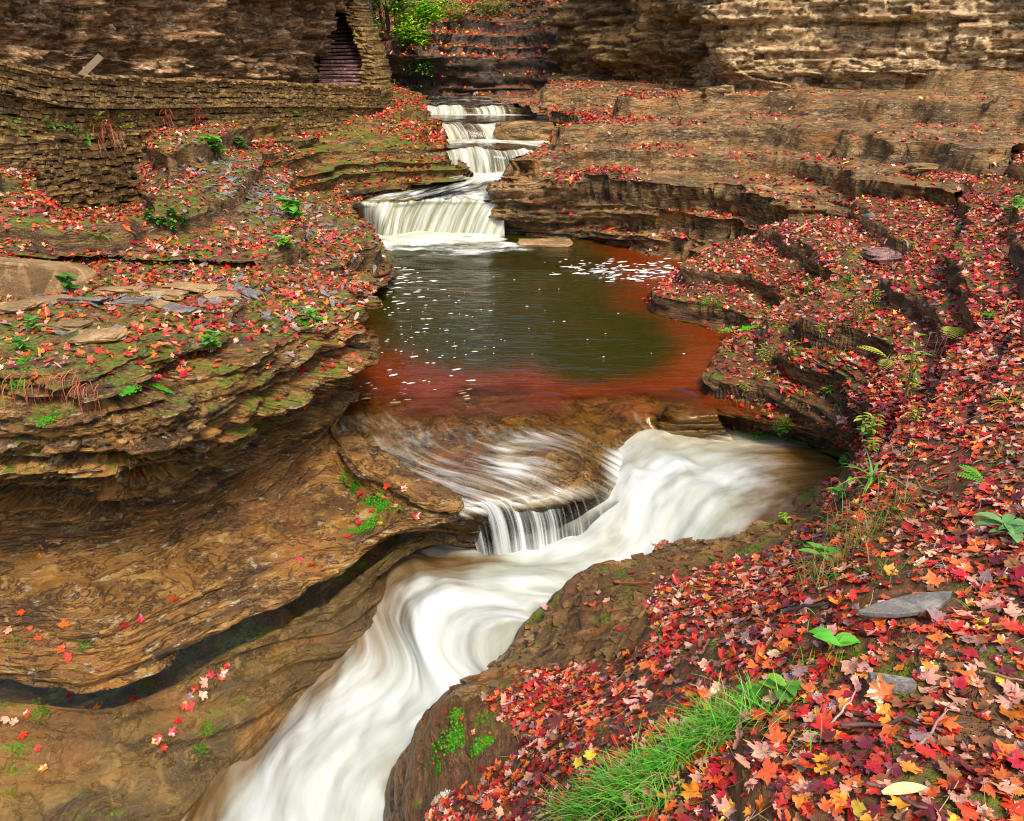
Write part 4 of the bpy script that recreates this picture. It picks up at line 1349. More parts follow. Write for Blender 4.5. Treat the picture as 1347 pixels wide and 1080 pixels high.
placed = []
for k in pick:
    ci = int(CI[k])
    o = place_leaf(P[k] + N[k] * .010, N[k], SZ[k] * 1.05, ci, random.randrange(3), random.uniform(0, 6.28))
    x, y, _d = proj(P[k])
    lm = min(LANDMARK, key=lambda q: math.hypot(x - LANDMARK[q][0], y - LANDMARK[q][1]))
    dx, dy = x - LANDMARK[lm][0], y - LANDMARK[lm][1]
    placed.append((NAMES[ci], direction(dx, dy) + ' ' + lm, math.hypot(dx, dy), o))
seen = {}
for nm, where, dist, o in sorted(placed, key=lambda q: q[2]):
    i = seen[nm, where] = seen.get((nm, where), -1) + 1
    tag(o, (ORD[i] + ' ' if i else '') + 'large ' + nm + ' maple leaf ' + where, 'leaf', 'large maple leaves of the near bank')
r_ = np.random.default_rng(44)
placed = []
for (x, y), p, n in zip(SINGLE_SPOTS, *SINGLES):
    ci = int(r_.choice(9, p=[.22, .26, .2, .14, .12, .02, .02, .02, 0]))
    shelf = y <= 865
    o = place_leaf(p, up_normal(n, .3) + Vector(r_.normal(0, .12, 3)), r_.uniform(.050, .072), ci, int(r_.integers(3)), r_.uniform(0, 6))
    placed.append((NAMES[ci], 'on the shelf of the undercut rock' if shelf else 'on the bare wet slab by the rapids', x, o))
seen = {}
NTH = 'first second third fourth fifth sixth seventh eighth ninth tenth eleventh twelfth thirteenth fourteenth'.split()
for nm, where, x, o in sorted(placed, key=lambda q: q[2]):
    i = seen[nm, where] = seen.get((nm, where), -1) + 1
    tag(o, NTH[i] + ' ' + nm + ' maple leaf from the left ' + where, 'leaf', 'lone maple leaves ' + where)
SPECIAL = [
    (1005, 998, 'pale pink', .10, 'largest pale pink maple leaf, beside the bright grass tuft', 0.0, (0, -.1, 1)),
    (915, 1048, 'orange', .085, 'orange maple leaf standing on edge at the foot of the grass', 2.2, (-.5, -.8, .45)),
    (1160, 918, 'rust orange', .078, 'rust orange leaf leaning on the grey stone block', 1.0, (-.2, -.75, .6)),
    (778, 1000, 'yellow', .06, 'small bright yellow maple leaf left of the grass', .6, (0, -.2, 1)),
    (735, 955, 'maroon', .10, 'large folded maroon leaf on the edge of the bank', 1.7, (-.3, -.5, .8)),
    (930, 918, 'rust orange', .085, 'curled rust orange leaf above the grass tuft', 2.9, (.2, -.5, .85)),
    (1135, 690, 'scarlet', .09, 'bright scarlet leaf on the grassy edge below the strap leaved plant', .3, (.1, -.4, .9)),
    (1290, 648, 'scarlet', .095, 'largest scarlet leaf beside the path plants, laid flat', 4.0, (0, -.15, 1)),
    (1230, 820, 'mauve grey', .085, 'dull mauve leaf right of the grey slate slab', 5.0, (.1, -.3, .9)),
]
for x, y, nm, s, lab, spin, n in SPECIAL:
    p, _n = surf(x, y, BANK_S)
    o = place_leaf(p + Vector((0, 0, .03)), Vector(n).normalized(), s, NAMES.index(nm), 0, spin)
    tag(o, lab, 'leaf')

# a long pale yellow leaf near the bottom edge
p, _n = surf(1185, 1052, BANK_S)
mb = MB()
mb.blade(Vector((-.075, 0, .0)), Vector((1, .12, .15)), .16, .05, .25, 8, (.66, .52, .22), .12, 'leaf')
o = mb.build('willow_leaf', M['leaf'])
o.location = p + Vector((0, 0, .03))
tag(o, 'long oval pale yellow leaf lying near the wet stones', 'leaf')


# ------------------------------------------------------------------ stones and masonry
def stone_mesh(seed, k=3, round_=.28, jit=.10, name='stone', mat=None, flat=1.0):
    r = np.random.default_rng(seed)
    idx, V, Fc = {}, [], []

    def vid(p):
        key = tuple(np.round(p, 4))
        if key not in idx:
            idx[key] = len(V)
            V.append(np.array(p, float))
        return idx[key]
    g = np.linspace(-.5, .5, k)
    for ax in range(3):
        for sgn in (-.5, .5):
            for i in range(k - 1):
                for j in range(k - 1):
                    q = []
                    for a, b in ((i, j), (i + 1, j), (i + 1, j + 1), (i, j + 1)):
                        p = [0, 0, 0]
                        p[ax] = sgn
                        p[(ax + 1) % 3] = g[a]
                        p[(ax + 2) % 3] = g[b]
                        q.append(vid(p))
                    Fc.append(q if sgn > 0 else q[::-1])
    V = np.array(V)
    ln = np.linalg.norm(V, axis=1, keepdims=True)
    V = V * (1 - round_) + V / ln * .62 * round_
    V += r.uniform(-jit, jit, V.shape) * np.array((1, 1, .8))
    me = np_mesh(name, V, np.array(Fc), False)
    if mat:
        me.materials.append(mat)
    return me


STONES = [stone_mesh(400 + i, 3, .16, .055, 'stone', M['stone']) for i in range(14)]
OCHRE = [stone_mesh(430 + i, 3, .15, .06, 'stone', M['ochre']) for i in range(8)]


def mat_basis(t, n, loc, sx, sy, sz):
    """x along t, y along n (depth), z up"""
    t = Vector(t).normalized()
    n = Vector(n).normalized()
    u = t.cross(n).normalized()
    m = Matrix((t, n, u)).transposed().to_4x4()
    return Matrix.Translation(Vector(loc)) @ m @ Matrix.Diagonal((sx, sy, sz, 1))


def dry_wall(label, path, rows_h, len_r, depth, cop_h, seed, thick=.5, limit=290, name='stone_wall'):
    """path: list of (top point, base point); the outer face is on the stream side"""
    r = random.Random(seed)
    T = np.array([p[0] for p in path])
    B = np.array([p[1] for p in path])
    n_s = 200
    ts = _params(T, n_s)
    # even spacing by true length
    fine = np.linspace(0, len(T) - 1, 1500)
    Tf, Bf = _cr(T, fine), _cr(B, fine)
    ds = np.concatenate(([0], np.cumsum(np.linalg.norm(np.diff(Tf, axis=0), axis=1))))
    L = ds[-1]
    base = Vector((Tf + Bf).mean(0) / 2)
    root = empty(name, (0, 0, 0), label, 'wall')

    def at(s, h):
        """s metres along, h 0..1 up"""
        k = np.interp(s, ds, np.arange(1500))
        i = min(int(k), 1498)
        f = k - i
        a, b = Tf[i] * (1 - f) + Tf[i + 1] * f, Bf[i] * (1 - f) + Bf[i + 1] * f
        i2 = min(i + 8, 1499)
        i0 = max(i - 8, 0)
        t = Tf[i2] - Tf[i0]
        t[2] *= 1.0
        n = np.array((t[1], -t[0], 0))
        n /= np.linalg.norm(n)
        return Vector(b * (1 - h) + a * h), Vector(t), Vector(n), np.linalg.norm(a - b)
    # core
    V, Fc = [], []
    m = 90
    for i in range(m):
        for h, off in ((-.25, -.10), (1.0, -.10), (1.0, -thick), (-.25, -thick)):
            p, t, n, hh = at(L * i / (m - 1), h)
            V.append(np.array(p + n * off) - np.array((0, 0, .03 if h == 1 else 0)))
    for i in range(m - 1):
        for k in range(4):
            Fc.append((i * 4 + k, i * 4 + (k + 1) % 4, i * 4 + 4 + (k + 1) % 4, i * 4 + 4 + k))
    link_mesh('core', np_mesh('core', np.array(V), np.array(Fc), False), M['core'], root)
    items = []
    hmean = float(np.mean(np.linalg.norm(T - B, axis=1)))
    z = 0.0
    while z < hmean - cop_h * .6:
        rh = r.uniform(*rows_h)
        s = -r.uniform(0, len_r[1])
        while s < L:
            l = r.uniform(*len_r)
            if r.random() < .2:
                l *= .5
            sc = min(max(s + l / 2, 0), L)
            hf = (z + rh / 2 + r.uniform(-.02, .02)) / hmean
            if hf < 1.0:
                p, t, n, hh = at(sc, min(hf, .99))
                dp = depth * r.uniform(.8, 1.25)
                items.append((mat_basis(t, -n, p - n * (dp * .45 - r.uniform(0, .025)), l * 1.02, dp, rh * hh / hmean * 1.0), l * rh, p, r.randrange(14)))
            s += l + .012
        z += rh + .008
    # coping
    s = 0
    while s < L:
        l = r.uniform(len_r[0] * 1.1, len_r[1] * 1.5)
        p, t, n, hh = at(min(s + l / 2, L), 1.0)
        items.append((mat_basis(t, -n, p - n * (thick * .42) + Vector((0, 0, r.uniform(-.02, .03))), l, thick * 1.15, cop_h * r.uniform(.8, 1.25)), l * cop_h * 2.5, p, r.randrange(14)))
        s += l + .015
    vis = []
    for it in items:
        x, y, d = proj(np.array(it[2]))
        inv = (0 < x < 1347) and (0 < y < 1080)
        vis.append((-(it[1] / d ** 2) if inv else 0, it))
    vis.sort(key=lambda q: q[0])
    for q, it in vis[:limit]:
        o = bpy.data.objects.new('stone', STONES[it[3]])
        COL.objects.link(o)
        o.parent = root
        o.matrix_local = it[0]
    if len(vis) > limit:
        VV, FF, b = [], [], 0
        for q, it in vis[limit:]:
            me = STONES[it[3]]
            co = np.empty(len(me.vertices) * 3, np.float32)
            me.vertices.foreach_get('co', co)
            mw = np.array(it[0])
            VV.append(co.reshape(-1, 3) @ mw[:3, :3].T + mw[:3, 3])
            fi = np.empty(len(me.loops), np.int32)
            me.loops.foreach_get('vertex_index', fi)
            FF.append(fi.reshape(-1, 4) + b)
            b += len(VV[-1])
        o = link_mesh('small_stones', np_mesh('small_stones', np.concatenate(VV), np.concatenate(FF), False), M['stone'], root)
        o['kind'] = 'stuff'
    return root


PARA = [(-220, 62, 190, 12.6), (-100, 64, 195, 13.6), (0, 82, 200, 14.6), (60, 97, 205, 15.4), (120, 102, 205, 16.4), (200, 105, 200, 18.0), (300, 107.5, 192, 20.4), (400, 112, 182, 23.2), (470, 115.5, 170, 26), (496, 117, 165, 27.6), (500, 116, 158, 29.2), (494, 114, 150, 31)]
dry_wall('long curving mossy dry stone parapet wall along the cliff path', [(A(x, t_, Y), A(x, b_ + 6, Y)) for x, t_, b_, Y in PARA], (.08, .13), (.11, .27), .24, .09, 3, .5)
BUTT = [(-40, 192, 225, 13.95), (30, 186, 245, 14.85), (70, 183, 264, 15.35), (110, 180, 286, 16.05), (150, 177, 292, 16.75), (184, 175, 262, 17.4), (202, 173, 232, 17.75)]
dry_wall('lower dry stone buttress of sloping courses left of the slate scree', [(A(x, t_, Y), A(x, b_ + 8, Y)) for x, t_, b_, Y in BUTT], (.07, .12), (.14, .32), .3, .09, 5, .30, 260)

# path behind the parapet
pc = []
for x, t_, b_, Y in PARA:
    a = A(x, t_, Y)
    pc.append([a + np.array((.15, .25, -.55)), a + np.array((-1.2, 1.2, -.55)), a + np.array((-3.4, 2.6, -.5))])
tag(link_mesh('path', np_mesh('path', *(lambda G: (G.reshape(-1, 3), np.stack([np.arange(G.shape[0] * G.shape[1]).reshape(G.shape[:2])[s] for s in ((slice(None, -1), slice(None, -1)), (slice(1, None), slice(None, -1)), (slice(1, None), slice(1, None)), (slice(None, -1), slice(1, None)))], -1).reshape(-1, 4)))(grid_loft(pc, 60, 8)[0])), M['ground']), 'stone footpath between the parapet and the left cliff', kind='structure')

# stairs
stair = empty('stairway', A(452, 112, 31), 'steep dark purple stone stairway between the left cliff and the stepped wall', 'stairway')
NS = 21
sb = Vector(A(452, 112, 31))
for i in range(NS + 7):
    t_ = i / (NS - 1)
    w = 1.85 - .25 * t_
    me = STEPM = stone_mesh(460 + i % 6, 4, .06, .025, 'step', M['step']) if i < 6 else STEPS[i % 6]
    if i < 6:
        STEPS = (STEPS if i else []) + [me]
    o = bpy.data.objects.new('step', me)
    COL.objects.link(o)
    o.parent = stair
    top = Vector(A(452 + 2 * t_, 112 - 98 * t_, 31 + 6.6 * t_)) - sb
    o.location = (top.x + random.uniform(-.03, .03), top.y + .3 + random.uniform(-.03, .03), top.z - .08)
    o.scale = (w, .75, .085)
    o.rotation_euler = (0, random.uniform(-.012, .012), random.uniform(-.03, .03))
# fill below the stairs
fill = []
for t_ in (0, .5, 1.0, 1.5):
    top = Vector(A(452 + 2 * t_, 112 - 98 * t_, 31 + 6.6 * t_)) - sb
    fill.append([(top.x - 1.2, top.y + .45, top.z - .2), (top.x + 1.0, top.y + .45, top.z - .2), (top.x + 1.0, top.y + .45, top.z - 3), (top.x - 1.2, top.y + .45, top.z - 3)])
V = np.array(fill).reshape(-1, 3)
Fc = [(i * 4 + k, i * 4 + (k + 1) % 4, i * 4 + 4 + (k + 1) % 4, i * 4 + 4 + k) for i in range(3) for k in range(4)] + [(0, 1, 2, 3)]
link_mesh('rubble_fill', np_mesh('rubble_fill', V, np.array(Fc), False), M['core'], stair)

# stepped masonry wall right of the stairs
sw = empty('stone_wall', A(490, 112, 30.6), 'stepped ochre masonry wall climbing on the right side of the stairway', 'wall')
so = Vector(A(490, 112, 30.6))
prof = [(492, 116, 30.4), (491, 100, 30.9), (489, 84, 31.6), (485, 66, 32.4), (478, 48, 33.3), (471, 30, 34.2), (465, 12, 35.2), (461, -8, 36.2), (458, -34, 37.4), (455, -70, 39)]
PF = _cr(np.array([A(*q) for q in prof]), np.linspace(0, len(prof) - 1, 200))
zs = PF[:, 2]
zc = zs[0] - .9
i = 0
while zc < zs[-1]:
    h = random.uniform(.10, .18)
    q = [np.interp(zc, zs, PF[:, k]) for k in (0, 1)]
    nb = 2 if random.random() < .3 else 1
    w = .50
    for b_ in range(nb):
        o = bpy.data.objects.new('stone', OCHRE[i % 8])
        COL.objects.link(o)
        o.parent = sw
        ww = w / nb
        o.location = (q[0] - so.x + (b_ - (nb - 1) / 2) * ww + random.uniform(-.03, .03), q[1] - so.y + .7 + random.uniform(-.05, .05), zc - so.z + h / 2)
        o.scale = (ww * 1.05, 1.5, h * 1.02)
        o.rotation_euler = (0, random.uniform(-.02, .02), -.22 + random.uniform(-.05, .05))
        i += 1
    zc += h + .006


def single_stone(name, px, py, S, size, rot, mat, label, seed, cat='stone', sink=.3, k=4, rnd=.2, jit=.08, group=None, tilt=(0, 0), flat=.75):
    p, n = surf(px, py, S)
    me = stone_mesh(seed, k, rnd, jit, name, mat)
    o = link_mesh(name, me)
    o.scale = size
    zz = up_normal(n, flat)
    xx = Vector((1, 0, 0)) - zz * zz.x
    xx.normalize()
    q = Matrix((xx, zz.cross(xx), zz)).transposed() @ Matrix.Rotation(rot, 3, 'Z') @ Euler((tilt[0], tilt[1], 0)).to_matrix()
    o.rotation_euler = q.to_euler()
    o.location = p + Vector((0, 0, size[2] * (.5 - sink)))
    return tag(o, label, cat, group)


# wedge boulder on the left platform
mbV = np.array([A(-60, 352, 9.3), A(40, 392, 8.9), A(98, 384, 9.3), A(130, 366, 10.0), A(126, 352, 10.6), A(60, 338, 11.0), A(-70, 330, 10.8)])
bot = mbV - np.array((0, 0, .15))
topz = np.array([A(-70, 336, 9.2), A(30, 346, 8.95), A(70, 352, 9.4), A(128, 356, 10.1), A(112, 345, 10.7), A(62, 335, 11.0), A(-70, 328, 10.9)])
bm_v = [tuple(v) for v in bot] + [tuple(v) for v in topz]
n7 = 7
bme = bpy.data.meshes.new('boulder')
bme.from_pydata(bm_v, [], [tuple(range(n7))[::-1], tuple(range(n7, 2 * n7))] + [(i, (i + 1) % n7, n7 + (i + 1) % n7, n7 + i) for i in range(n7)])
bo = link_mesh('boulder', bme, M['boulder'])
bv = bo.modifiers.new('edge', 'BEVEL')
bv.width, bv.segments = .035, 3
tag(bo, 'tan wedge shaped boulder on the leafy platform left of the scree', 'boulder')

p0 = surf(1190, 798, BANK_S)[0]
zt = max(p0.z, surf(1240, 785, BANK_S)[0].z, surf(1140, 800, BANK_S)[0].z) + .03
ring = [Z(x, y, zt) for x, y in ((1128, 802), (1150, 793), (1176, 786), (1206, 779), (1253, 776), (1250, 786), (1236, 797), (1214, 803), (1180, 807), (1150, 806))]
sl_v = [tuple(np.array(q) - np.array(p0) - np.array((0, 0, d_))) for d_ in (.0, .028) for q in ring]
k_ = len(ring)
sme = bpy.data.meshes.new('flat_stone')
sme.from_pydata(sl_v, [], [tuple(range(k_))[::-1], tuple(range(k_, 2 * k_))] + [(i, (i + 1) % k_, k_ + (i + 1) % k_, k_ + i) for i in range(k_)])
o = link_mesh('flat_stone', sme, M['slate'])
o.location = p0
bv = o.modifiers.new('edge', 'BEVEL')
bv.width, bv.segments = .006, 2
tag(o, 'long pointed grey slate slab lying in the leaves of the near bank', 'stone')
single_stone('stone_block', 1172, 908, BANK_S, (.17, .055, .045), -.25, M['slate'], 'rounded grey green stone block behind an orange leaf', 511, sink=-.15, flat=.9, rnd=.12, jit=.04)
single_stone('flat_stone', 1222, 214, BANK_S, (.8, .4, .10), .1, M['boulder'], 'pale flat stone at the crest of the right bank', 512, sink=.1)
single_stone('flat_stone', 1172, 338, BANK_S, (.75, .5, .10), .2, M['step'], 'dark reddish slab among leaves halfway up the right bank', 513, sink=.1)
single_stone('stone', 1143, 288, BANK_S, (.16, .13, .11), .5, M['slate'], 'small light grey stone on the right bank crest', 514, sink=.2)
single_stone('stone', 952, 121, LED_R_S, (.45, .4, .36), .5, M['boulder'], 'rounded tan rock at the corner foot of the pale cliff', 515, sink=.2, rnd=.5)
single_stone('stone', 940, 126, LED_R_S, (.8, .5, .3), .2, M['ledge'], 'brown angular rock beside the rounded tan rock at the cliff foot', 516, sink=.2)
p = Z(716, 320, .03)
me = stone_mesh(517, 4, .25, .07, 'flat_stone', M['boulder'])
o = link_mesh('flat_stone', me)
o.location, o.scale = p, (1.15, .5, .12)
tag(o, 'pinkish flat stone breaking the pool surface right of the main waterfall', 'stone')
me = stone_mesh(518, 5, .75, .06, 'boulder', M['cliff_dark'])
o = link_mesh('boulder', me)
o.location, o.scale = A(690, 175, 26.2), (1.7, 1.1, .6)
tag(o, 'dark rounded boulder in the stream beside the third waterfall', 'boulder')
fl = [(158, 384, .42, .26), (112, 398, .40, .22), (34, 376, .5, .3), (216, 391, .38, .25), (250, 380, .55, .22), (60, 400, .45, .3), (205, 402, .34, .2), (175, 400, .3, .2), (95, 430, .3, .2), (292, 392, .3, .2), (130, 445, .36, .24), (20, 408, .4, .3), (235, 410, .3, .2), (320, 386, .3, .18)]
fl.sort()
nth_ = {0: 0, 1: 0}
for i, (x, y, a, b_) in enumerate(fl):
    g_ = int(i % 3 == 1)
    nth_[g_] += 1
    single_stone('flat_stone', x, y, LEFT_S, (a * 1.1, b_ * 1.1, .05), random.uniform(-.4, .4), M['slate'] if i % 3 == 1 else M['boulder'],
                 NTH[nth_[g_] - 1] + (' grey' if g_ else ' tan') + ' flat stone from the left on the leafy left platform', 530 + i, sink=.0, rnd=.1, jit=.11, group=('grey' if i % 3 == 1 else 'tan') + ' flat stones on the left platform')


# slate chips of the scree
def chips():
    def den(px, py, nz, P):
        chips_ = np.exp(-((px - 325) / 80) ** 2 - ((py - 248 - .47 * (px - 320)) / 30) ** 2)
        plat = .35 * np.exp(-((px - 440) / 60) ** 2 - ((py - 335) / 30) ** 2)
        return 75 * chips_ + 40 * plat
    P, N = scatter_points(SCREE_S, den, 611, .3)
    P2, N2 = scatter_points(LEFT_S, lambda px, py, nz, P: 8.0 * (P[..., 2] > 1.1) * (py < 440), 612, .6)
    P, N = np.concatenate((P, P2)), np.concatenate((N, N2))
    r = np.random.default_rng(613)
    V, Fc, b = [], [], 0
    N = N * .8 + r.normal(0, .28, N.shape) + np.array((0, 0, .2))
    N /= np.linalg.norm(N, axis=1, keepdims=True)
    for p, n in zip(P, N):
        a = np.cross(n, r.normal(size=3))
        a /= np.linalg.norm(a)
        c = np.cross(n, a)
        s = r.uniform(.04, .10) * (1.6 if r.random() < .08 else 1)
        k = 5
        an = np.sort(r.uniform(0, 6.28, k))
        ring = [(s * r.uniform(.7, 1.2) * math.cos(q), s * .6 * r.uniform(.7, 1.2) * math.sin(q)) for q in an]
        th = r.uniform(.010, .022)
        for dz in (.0, th):
            for x, y in ring:
                V.append(p + a * x + c * y + n * (dz + .012))
        Fc += [(b + k, b + k + 1, b + k + 2), (b + k, b + k + 2, b + k + 3), (b + k, b + k + 3, b + k + 4)]
        for i in range(k):
            j = (i + 1) % k
            Fc += [(b + i, b + j, b + k + j), (b + i, b + k + j, b + k + i)]
        b += 2 * k
    tag(link_mesh('slate_chips', np_mesh('slate_chips', np.array(V), np.array(Fc), False), M['slate']), 'grey slate chips spread over the scree and platform', kind='stuff')


chips()

def flakes():
    P, N = scatter_points(BANK_S, lambda px, py, nz, P: 150.0 * inside(px, py, [(590, 900), (690, 840), (790, 745), (960, 690), (1060, 680), (1000, 725), (870, 770), (850, 830), (800, 870), (690, 890), (620, 930)]), 641, .4)
    r = np.random.default_rng(642)
    V, Fc, b = [], [], 0
    N = N * .9 + r.normal(0, .07, N.shape) + np.array((0, 0, .1))
    N /= np.linalg.norm(N, axis=1, keepdims=True)
    for p, n in zip(P, N):
        a = np.cross(n, (r.normal(0, .3), 1, 0))
        a /= np.linalg.norm(a)
        c = np.cross(n, a)
        s = r.uniform(.035, .10)
        k = 6
        an = np.sort(r.uniform(0, 6.28, k))
        ring = [(s * r.uniform(.7, 1.2) * math.cos(q), s * .7 * r.uniform(.7, 1.2) * math.sin(q)) for q in an]
        th = r.uniform(.004, .012)
        for dz in (-.02, th):
            for x, y in ring:
                V.append(p + a * x + c * y + n * (dz + .004))
        Fc += [(b + k, b + k + i, b + k + i + 1) for i in range(1, k - 1)]
        for i in range(k):
            j = (i + 1) % k
            Fc += [(b + i, b + j, b + k + j), (b + i, b + k + j, b + k + i)]
        b += 2 * k
    tag(link_mesh('shale_flakes', np_mesh('shale_flakes', np.array(V), np.array(Fc), False), M['flake']), 'wet brown shale flakes on the slab beside the rapids', kind='stuff')


M['flake'] = rock_material('wet_flake', (.07, .036, .010), (.17, .09, .022), (.28, .17, .06), moss=.12, rough=.30, lam=4, wet=.6, rust=.5, crack=0)
flakes()

# leaning board behind the parapet
bd = empty('leaning_board', A(118, 92, 17.6), 'weathered grey board propped aslant behind the parapet at the cliff foot', 'board')
b0 = Vector(A(118, 92, 17.6))
mb = MB()


def beam(p, q, w, h):
    p, q = Vector(p), Vector(q)
    t_ = (q - p).normalized()
    s_ = t_.cross(Vector((0, -1, .2))).normalized()
    u_ = s_.cross(t_).normalized()
    V = [p + s_ * a * w + u_ * b * h for a, b in ((-.5, -.5), (.5, -.5), (.5, .5), (-.5, .5))] + [q + s_ * a * w + u_ * b * h for a, b in ((-.5, -.5), (.5, -.5), (.5, .5), (-.5, .5))]
    return V, [(0, 1, 2, 3), (7, 6, 5, 4), (0, 4, 5, 1), (1, 5, 6, 2), (2, 6, 7, 3), (3, 7, 4, 0)]


V, Fc = beam(Vector(A(103, 104, 17.3)) - b0, Vector(A(133, 74, 17.5)) - b0, .13, .04)
mb.add(V, Fc, (.12, .075, .035))
mb.build('board', M['wood'], bd, False)
mb = MB()
V, Fc = beam(Vector(A(124, 104, 17.8)) - b0, Vector(A(112, 90, 17.5)) - b0, .10, .08)
mb.add(V, Fc, (.22, .15, .09))
mb.build('prop', M['wood'], bd, False)

# ------------------------------------------------------------------ twigs
TW = [
    ((808, 771), (858, 772), BANK_S, .012, (.20, .03, .02), 'red brown stick lying on the wet slab at the edge of the rapids'),
    ((1028, 812), (1092, 800), BANK_S, .012, (.06, .035, .03), 'dark wet stick left of the grey slate slab'),
    ((1205, 992), (1252, 932), BANK_S, .006, (.30, .15, .12), 'thin pinkish forked twig among the wet leaves, pointing uphill'),
    ((1094, 960), (1128, 916), BANK_S, .005, (.45, .28, .22), 'thin pale twig left of the stone block'),
    ((1110, 966), (1270, 960), BANK_S, .010, (.07, .035, .03), 'long dark wet stick below the stone block'),
    ((1044, 308), (1062, 297), BANK_S, .022, (.36, .26, .14), 'short pale stick on the crest of the right bank'),
    ((1075, 780), (1140, 762), BANK_S, .006, (.42, .30, .18), 'pale curved twig below the grassy clump'),
    ((1140, 1040), (1220, 1072), BANK_S, .008, (.10, .05, .04), 'dark twig beside the long yellow leaf'),
    ((1290, 890), (1344, 905), BANK_S, .006, (.25, .14, .10), 'brown twig at the right side of the near bank'),
    ((1180, 640), (1230, 655), BANK_S, .008, (.20, .10, .06), 'brown stick lying right of the strap leaved plant'),
    ((870, 985), (950, 965), BANK_S, .006, (.5, .42, .3), 'pale dry stalk lying across the bright grass'),
]
for (a, b_, S, w, c, lab) in TW:
    p0, p1 = surf(*a, S)[0], surf(*b_, S)[0]
    mb = MB()
    pts = [p0.lerp(p1, i / 6) + Vector((random.uniform(-1, 1), random.uniform(-1, 1), 0)) * w * 1.2 + Vector((0, 0, .025 + w)) for i in range(7)]
    mid = surf((a[0] + b_[0]) / 2, (a[1] + b_[1]) / 2, S)[0]
    for i, q in enumerate(pts):
        q.z = max(q.z, p0.z * (1 - i / 6) + p1.z * i / 6 + .02, (mid.z + .03) if i == 3 else -9)
    mb.tube([q - p0 for q in pts], [w * (1.1 - .08 * i) for i in range(7)], 6, c)
    if 'forked' in lab:
        mb.tube([pts[3] - p0, pts[3] - p0 + Vector((.05, .03, .03)), pts[3] - p0 + Vector((.09, .02, .03))], [w * .7, w * .5, w * .3], 5, c)
    o = mb.build('stick', M['twig'])
    o.location = p0
    tag(o, lab, 'stick')

# ------------------------------------------------------------------ plants
GREEN, LIME, YEL, DEEP = (.05, .20, .012), (.12, .34, .02), (.36, .40, .03), (.03, .12, .015)


def strap_plant(px, py, S, n, length, width, cols, label, spread=.9, name='strap_plant', bend=1.4):
    p, nn = surf(px, py, S)
    root = empty(name, p, label, 'plant')
    mb = MB()
    for k in range(n):
        an = random.uniform(0, 6.28)
        el = random.uniform(.3, 1.1)
        d = Vector((math.cos(an) * spread, math.sin(an) * spread - .15, el))
        mb.blade(Vector((random.uniform(-.01, .01), random.uniform(-.01, .01), -.01)), d, length * random.uniform(.6, 1.1), width * random.uniform(.8, 1.2), bend * random.uniform(.7, 1.2), 6, random.choice(cols), .12)
    mb.build('leaf_blades', M['plant'], root)
    return root


def leafy_plant(px, py, S, stems, height, leaf, cols, label, lean=.25, name='leafy_plant', per=6, stem_col=(.16, .14, .03), top=False, w=.42):
    p, nn = surf(px, py, S)
    root = empty(name, p, label, 'plant')
    st, lf = MB(), MB()
    for k in range(stems):
        base = Vector((random.uniform(-1, 1), random.uniform(-1, 1), 0)) * (.04 * stems ** .5 * height * 2)
        d = Vector((random.uniform(-lean, lean), random.uniform(-lean, lean) - .05, 1)).normalized()
        h = height * random.uniform(.65, 1.1)
        pts = [base + d * (h * i / 4) + Vector((d.x, d.y, 0)) * (h * .25 * (i / 4) ** 2) for i in range(5)]
        pts[0].z -= .02
        st.tube(pts, [.006 * (1 - .15 * i) * max(.6, height * 3) for i in range(5)], 5, stem_col)
        for q in range(per):
            t_ = (.25 + .75 * q / max(per - 1, 1)) if not top else random.uniform(.8, 1.0)
            i = min(int(t_ * 4), 3)
            bp = pts[i].lerp(pts[i + 1], t_ * 4 - i)
            an = q * 2.4 + random.uniform(-.4, .4)
            dd = Vector((math.cos(an), math.sin(an), random.uniform(.1, .6)))
            l = leaf * random.uniform(.65, 1.15)
            lf.blade(bp, dd, l, l * w, random.uniform(.4, 1.1), 5, random.choice(cols), .15, 'leaf')
    st.build('stem', M['plant'], root)
    lf.build('foliage', M['plant'], root)
    return root


def fern(px, py, S, fronds, length, cols, label, up=.6, name='fern'):
    p, nn = surf(px, py, S)
    root = empty(name, p, label, 'fern')
    for k in range(fronds):
        mb = MB()
        an = random.uniform(0, 6.28)
        d = Vector((math.cos(an), math.sin(an) - .4, up)).normalized()
        c = random.choice(cols)
        q = Vector((0, 0, 0))
        n = 12
        pts = [q.copy()]
        for i in range(n):
            q = q + d * (length / n)
            d = (d + Vector((0, 0, -.9 / n))).normalized()
            pts.append(q.copy())
            side = d.cross(Vector((0, 0, 1))).normalized()
            ll = length * .28 * math.sin(math.pi * (i + 1.5) / (n + 2))
            for sgn in (-1, 1):
                mb.blade(q, side * sgn + d * .5, ll, ll * .3, .3, 2, c, 0, 'leaf')
        mb.tube(pts, [.004 * (1 - .06 * i) for i in range(n + 1)], 4, (c[0] * .8, c[1] * .6, c[2]))
        mb.build('frond', M['plant'], root)
    return root


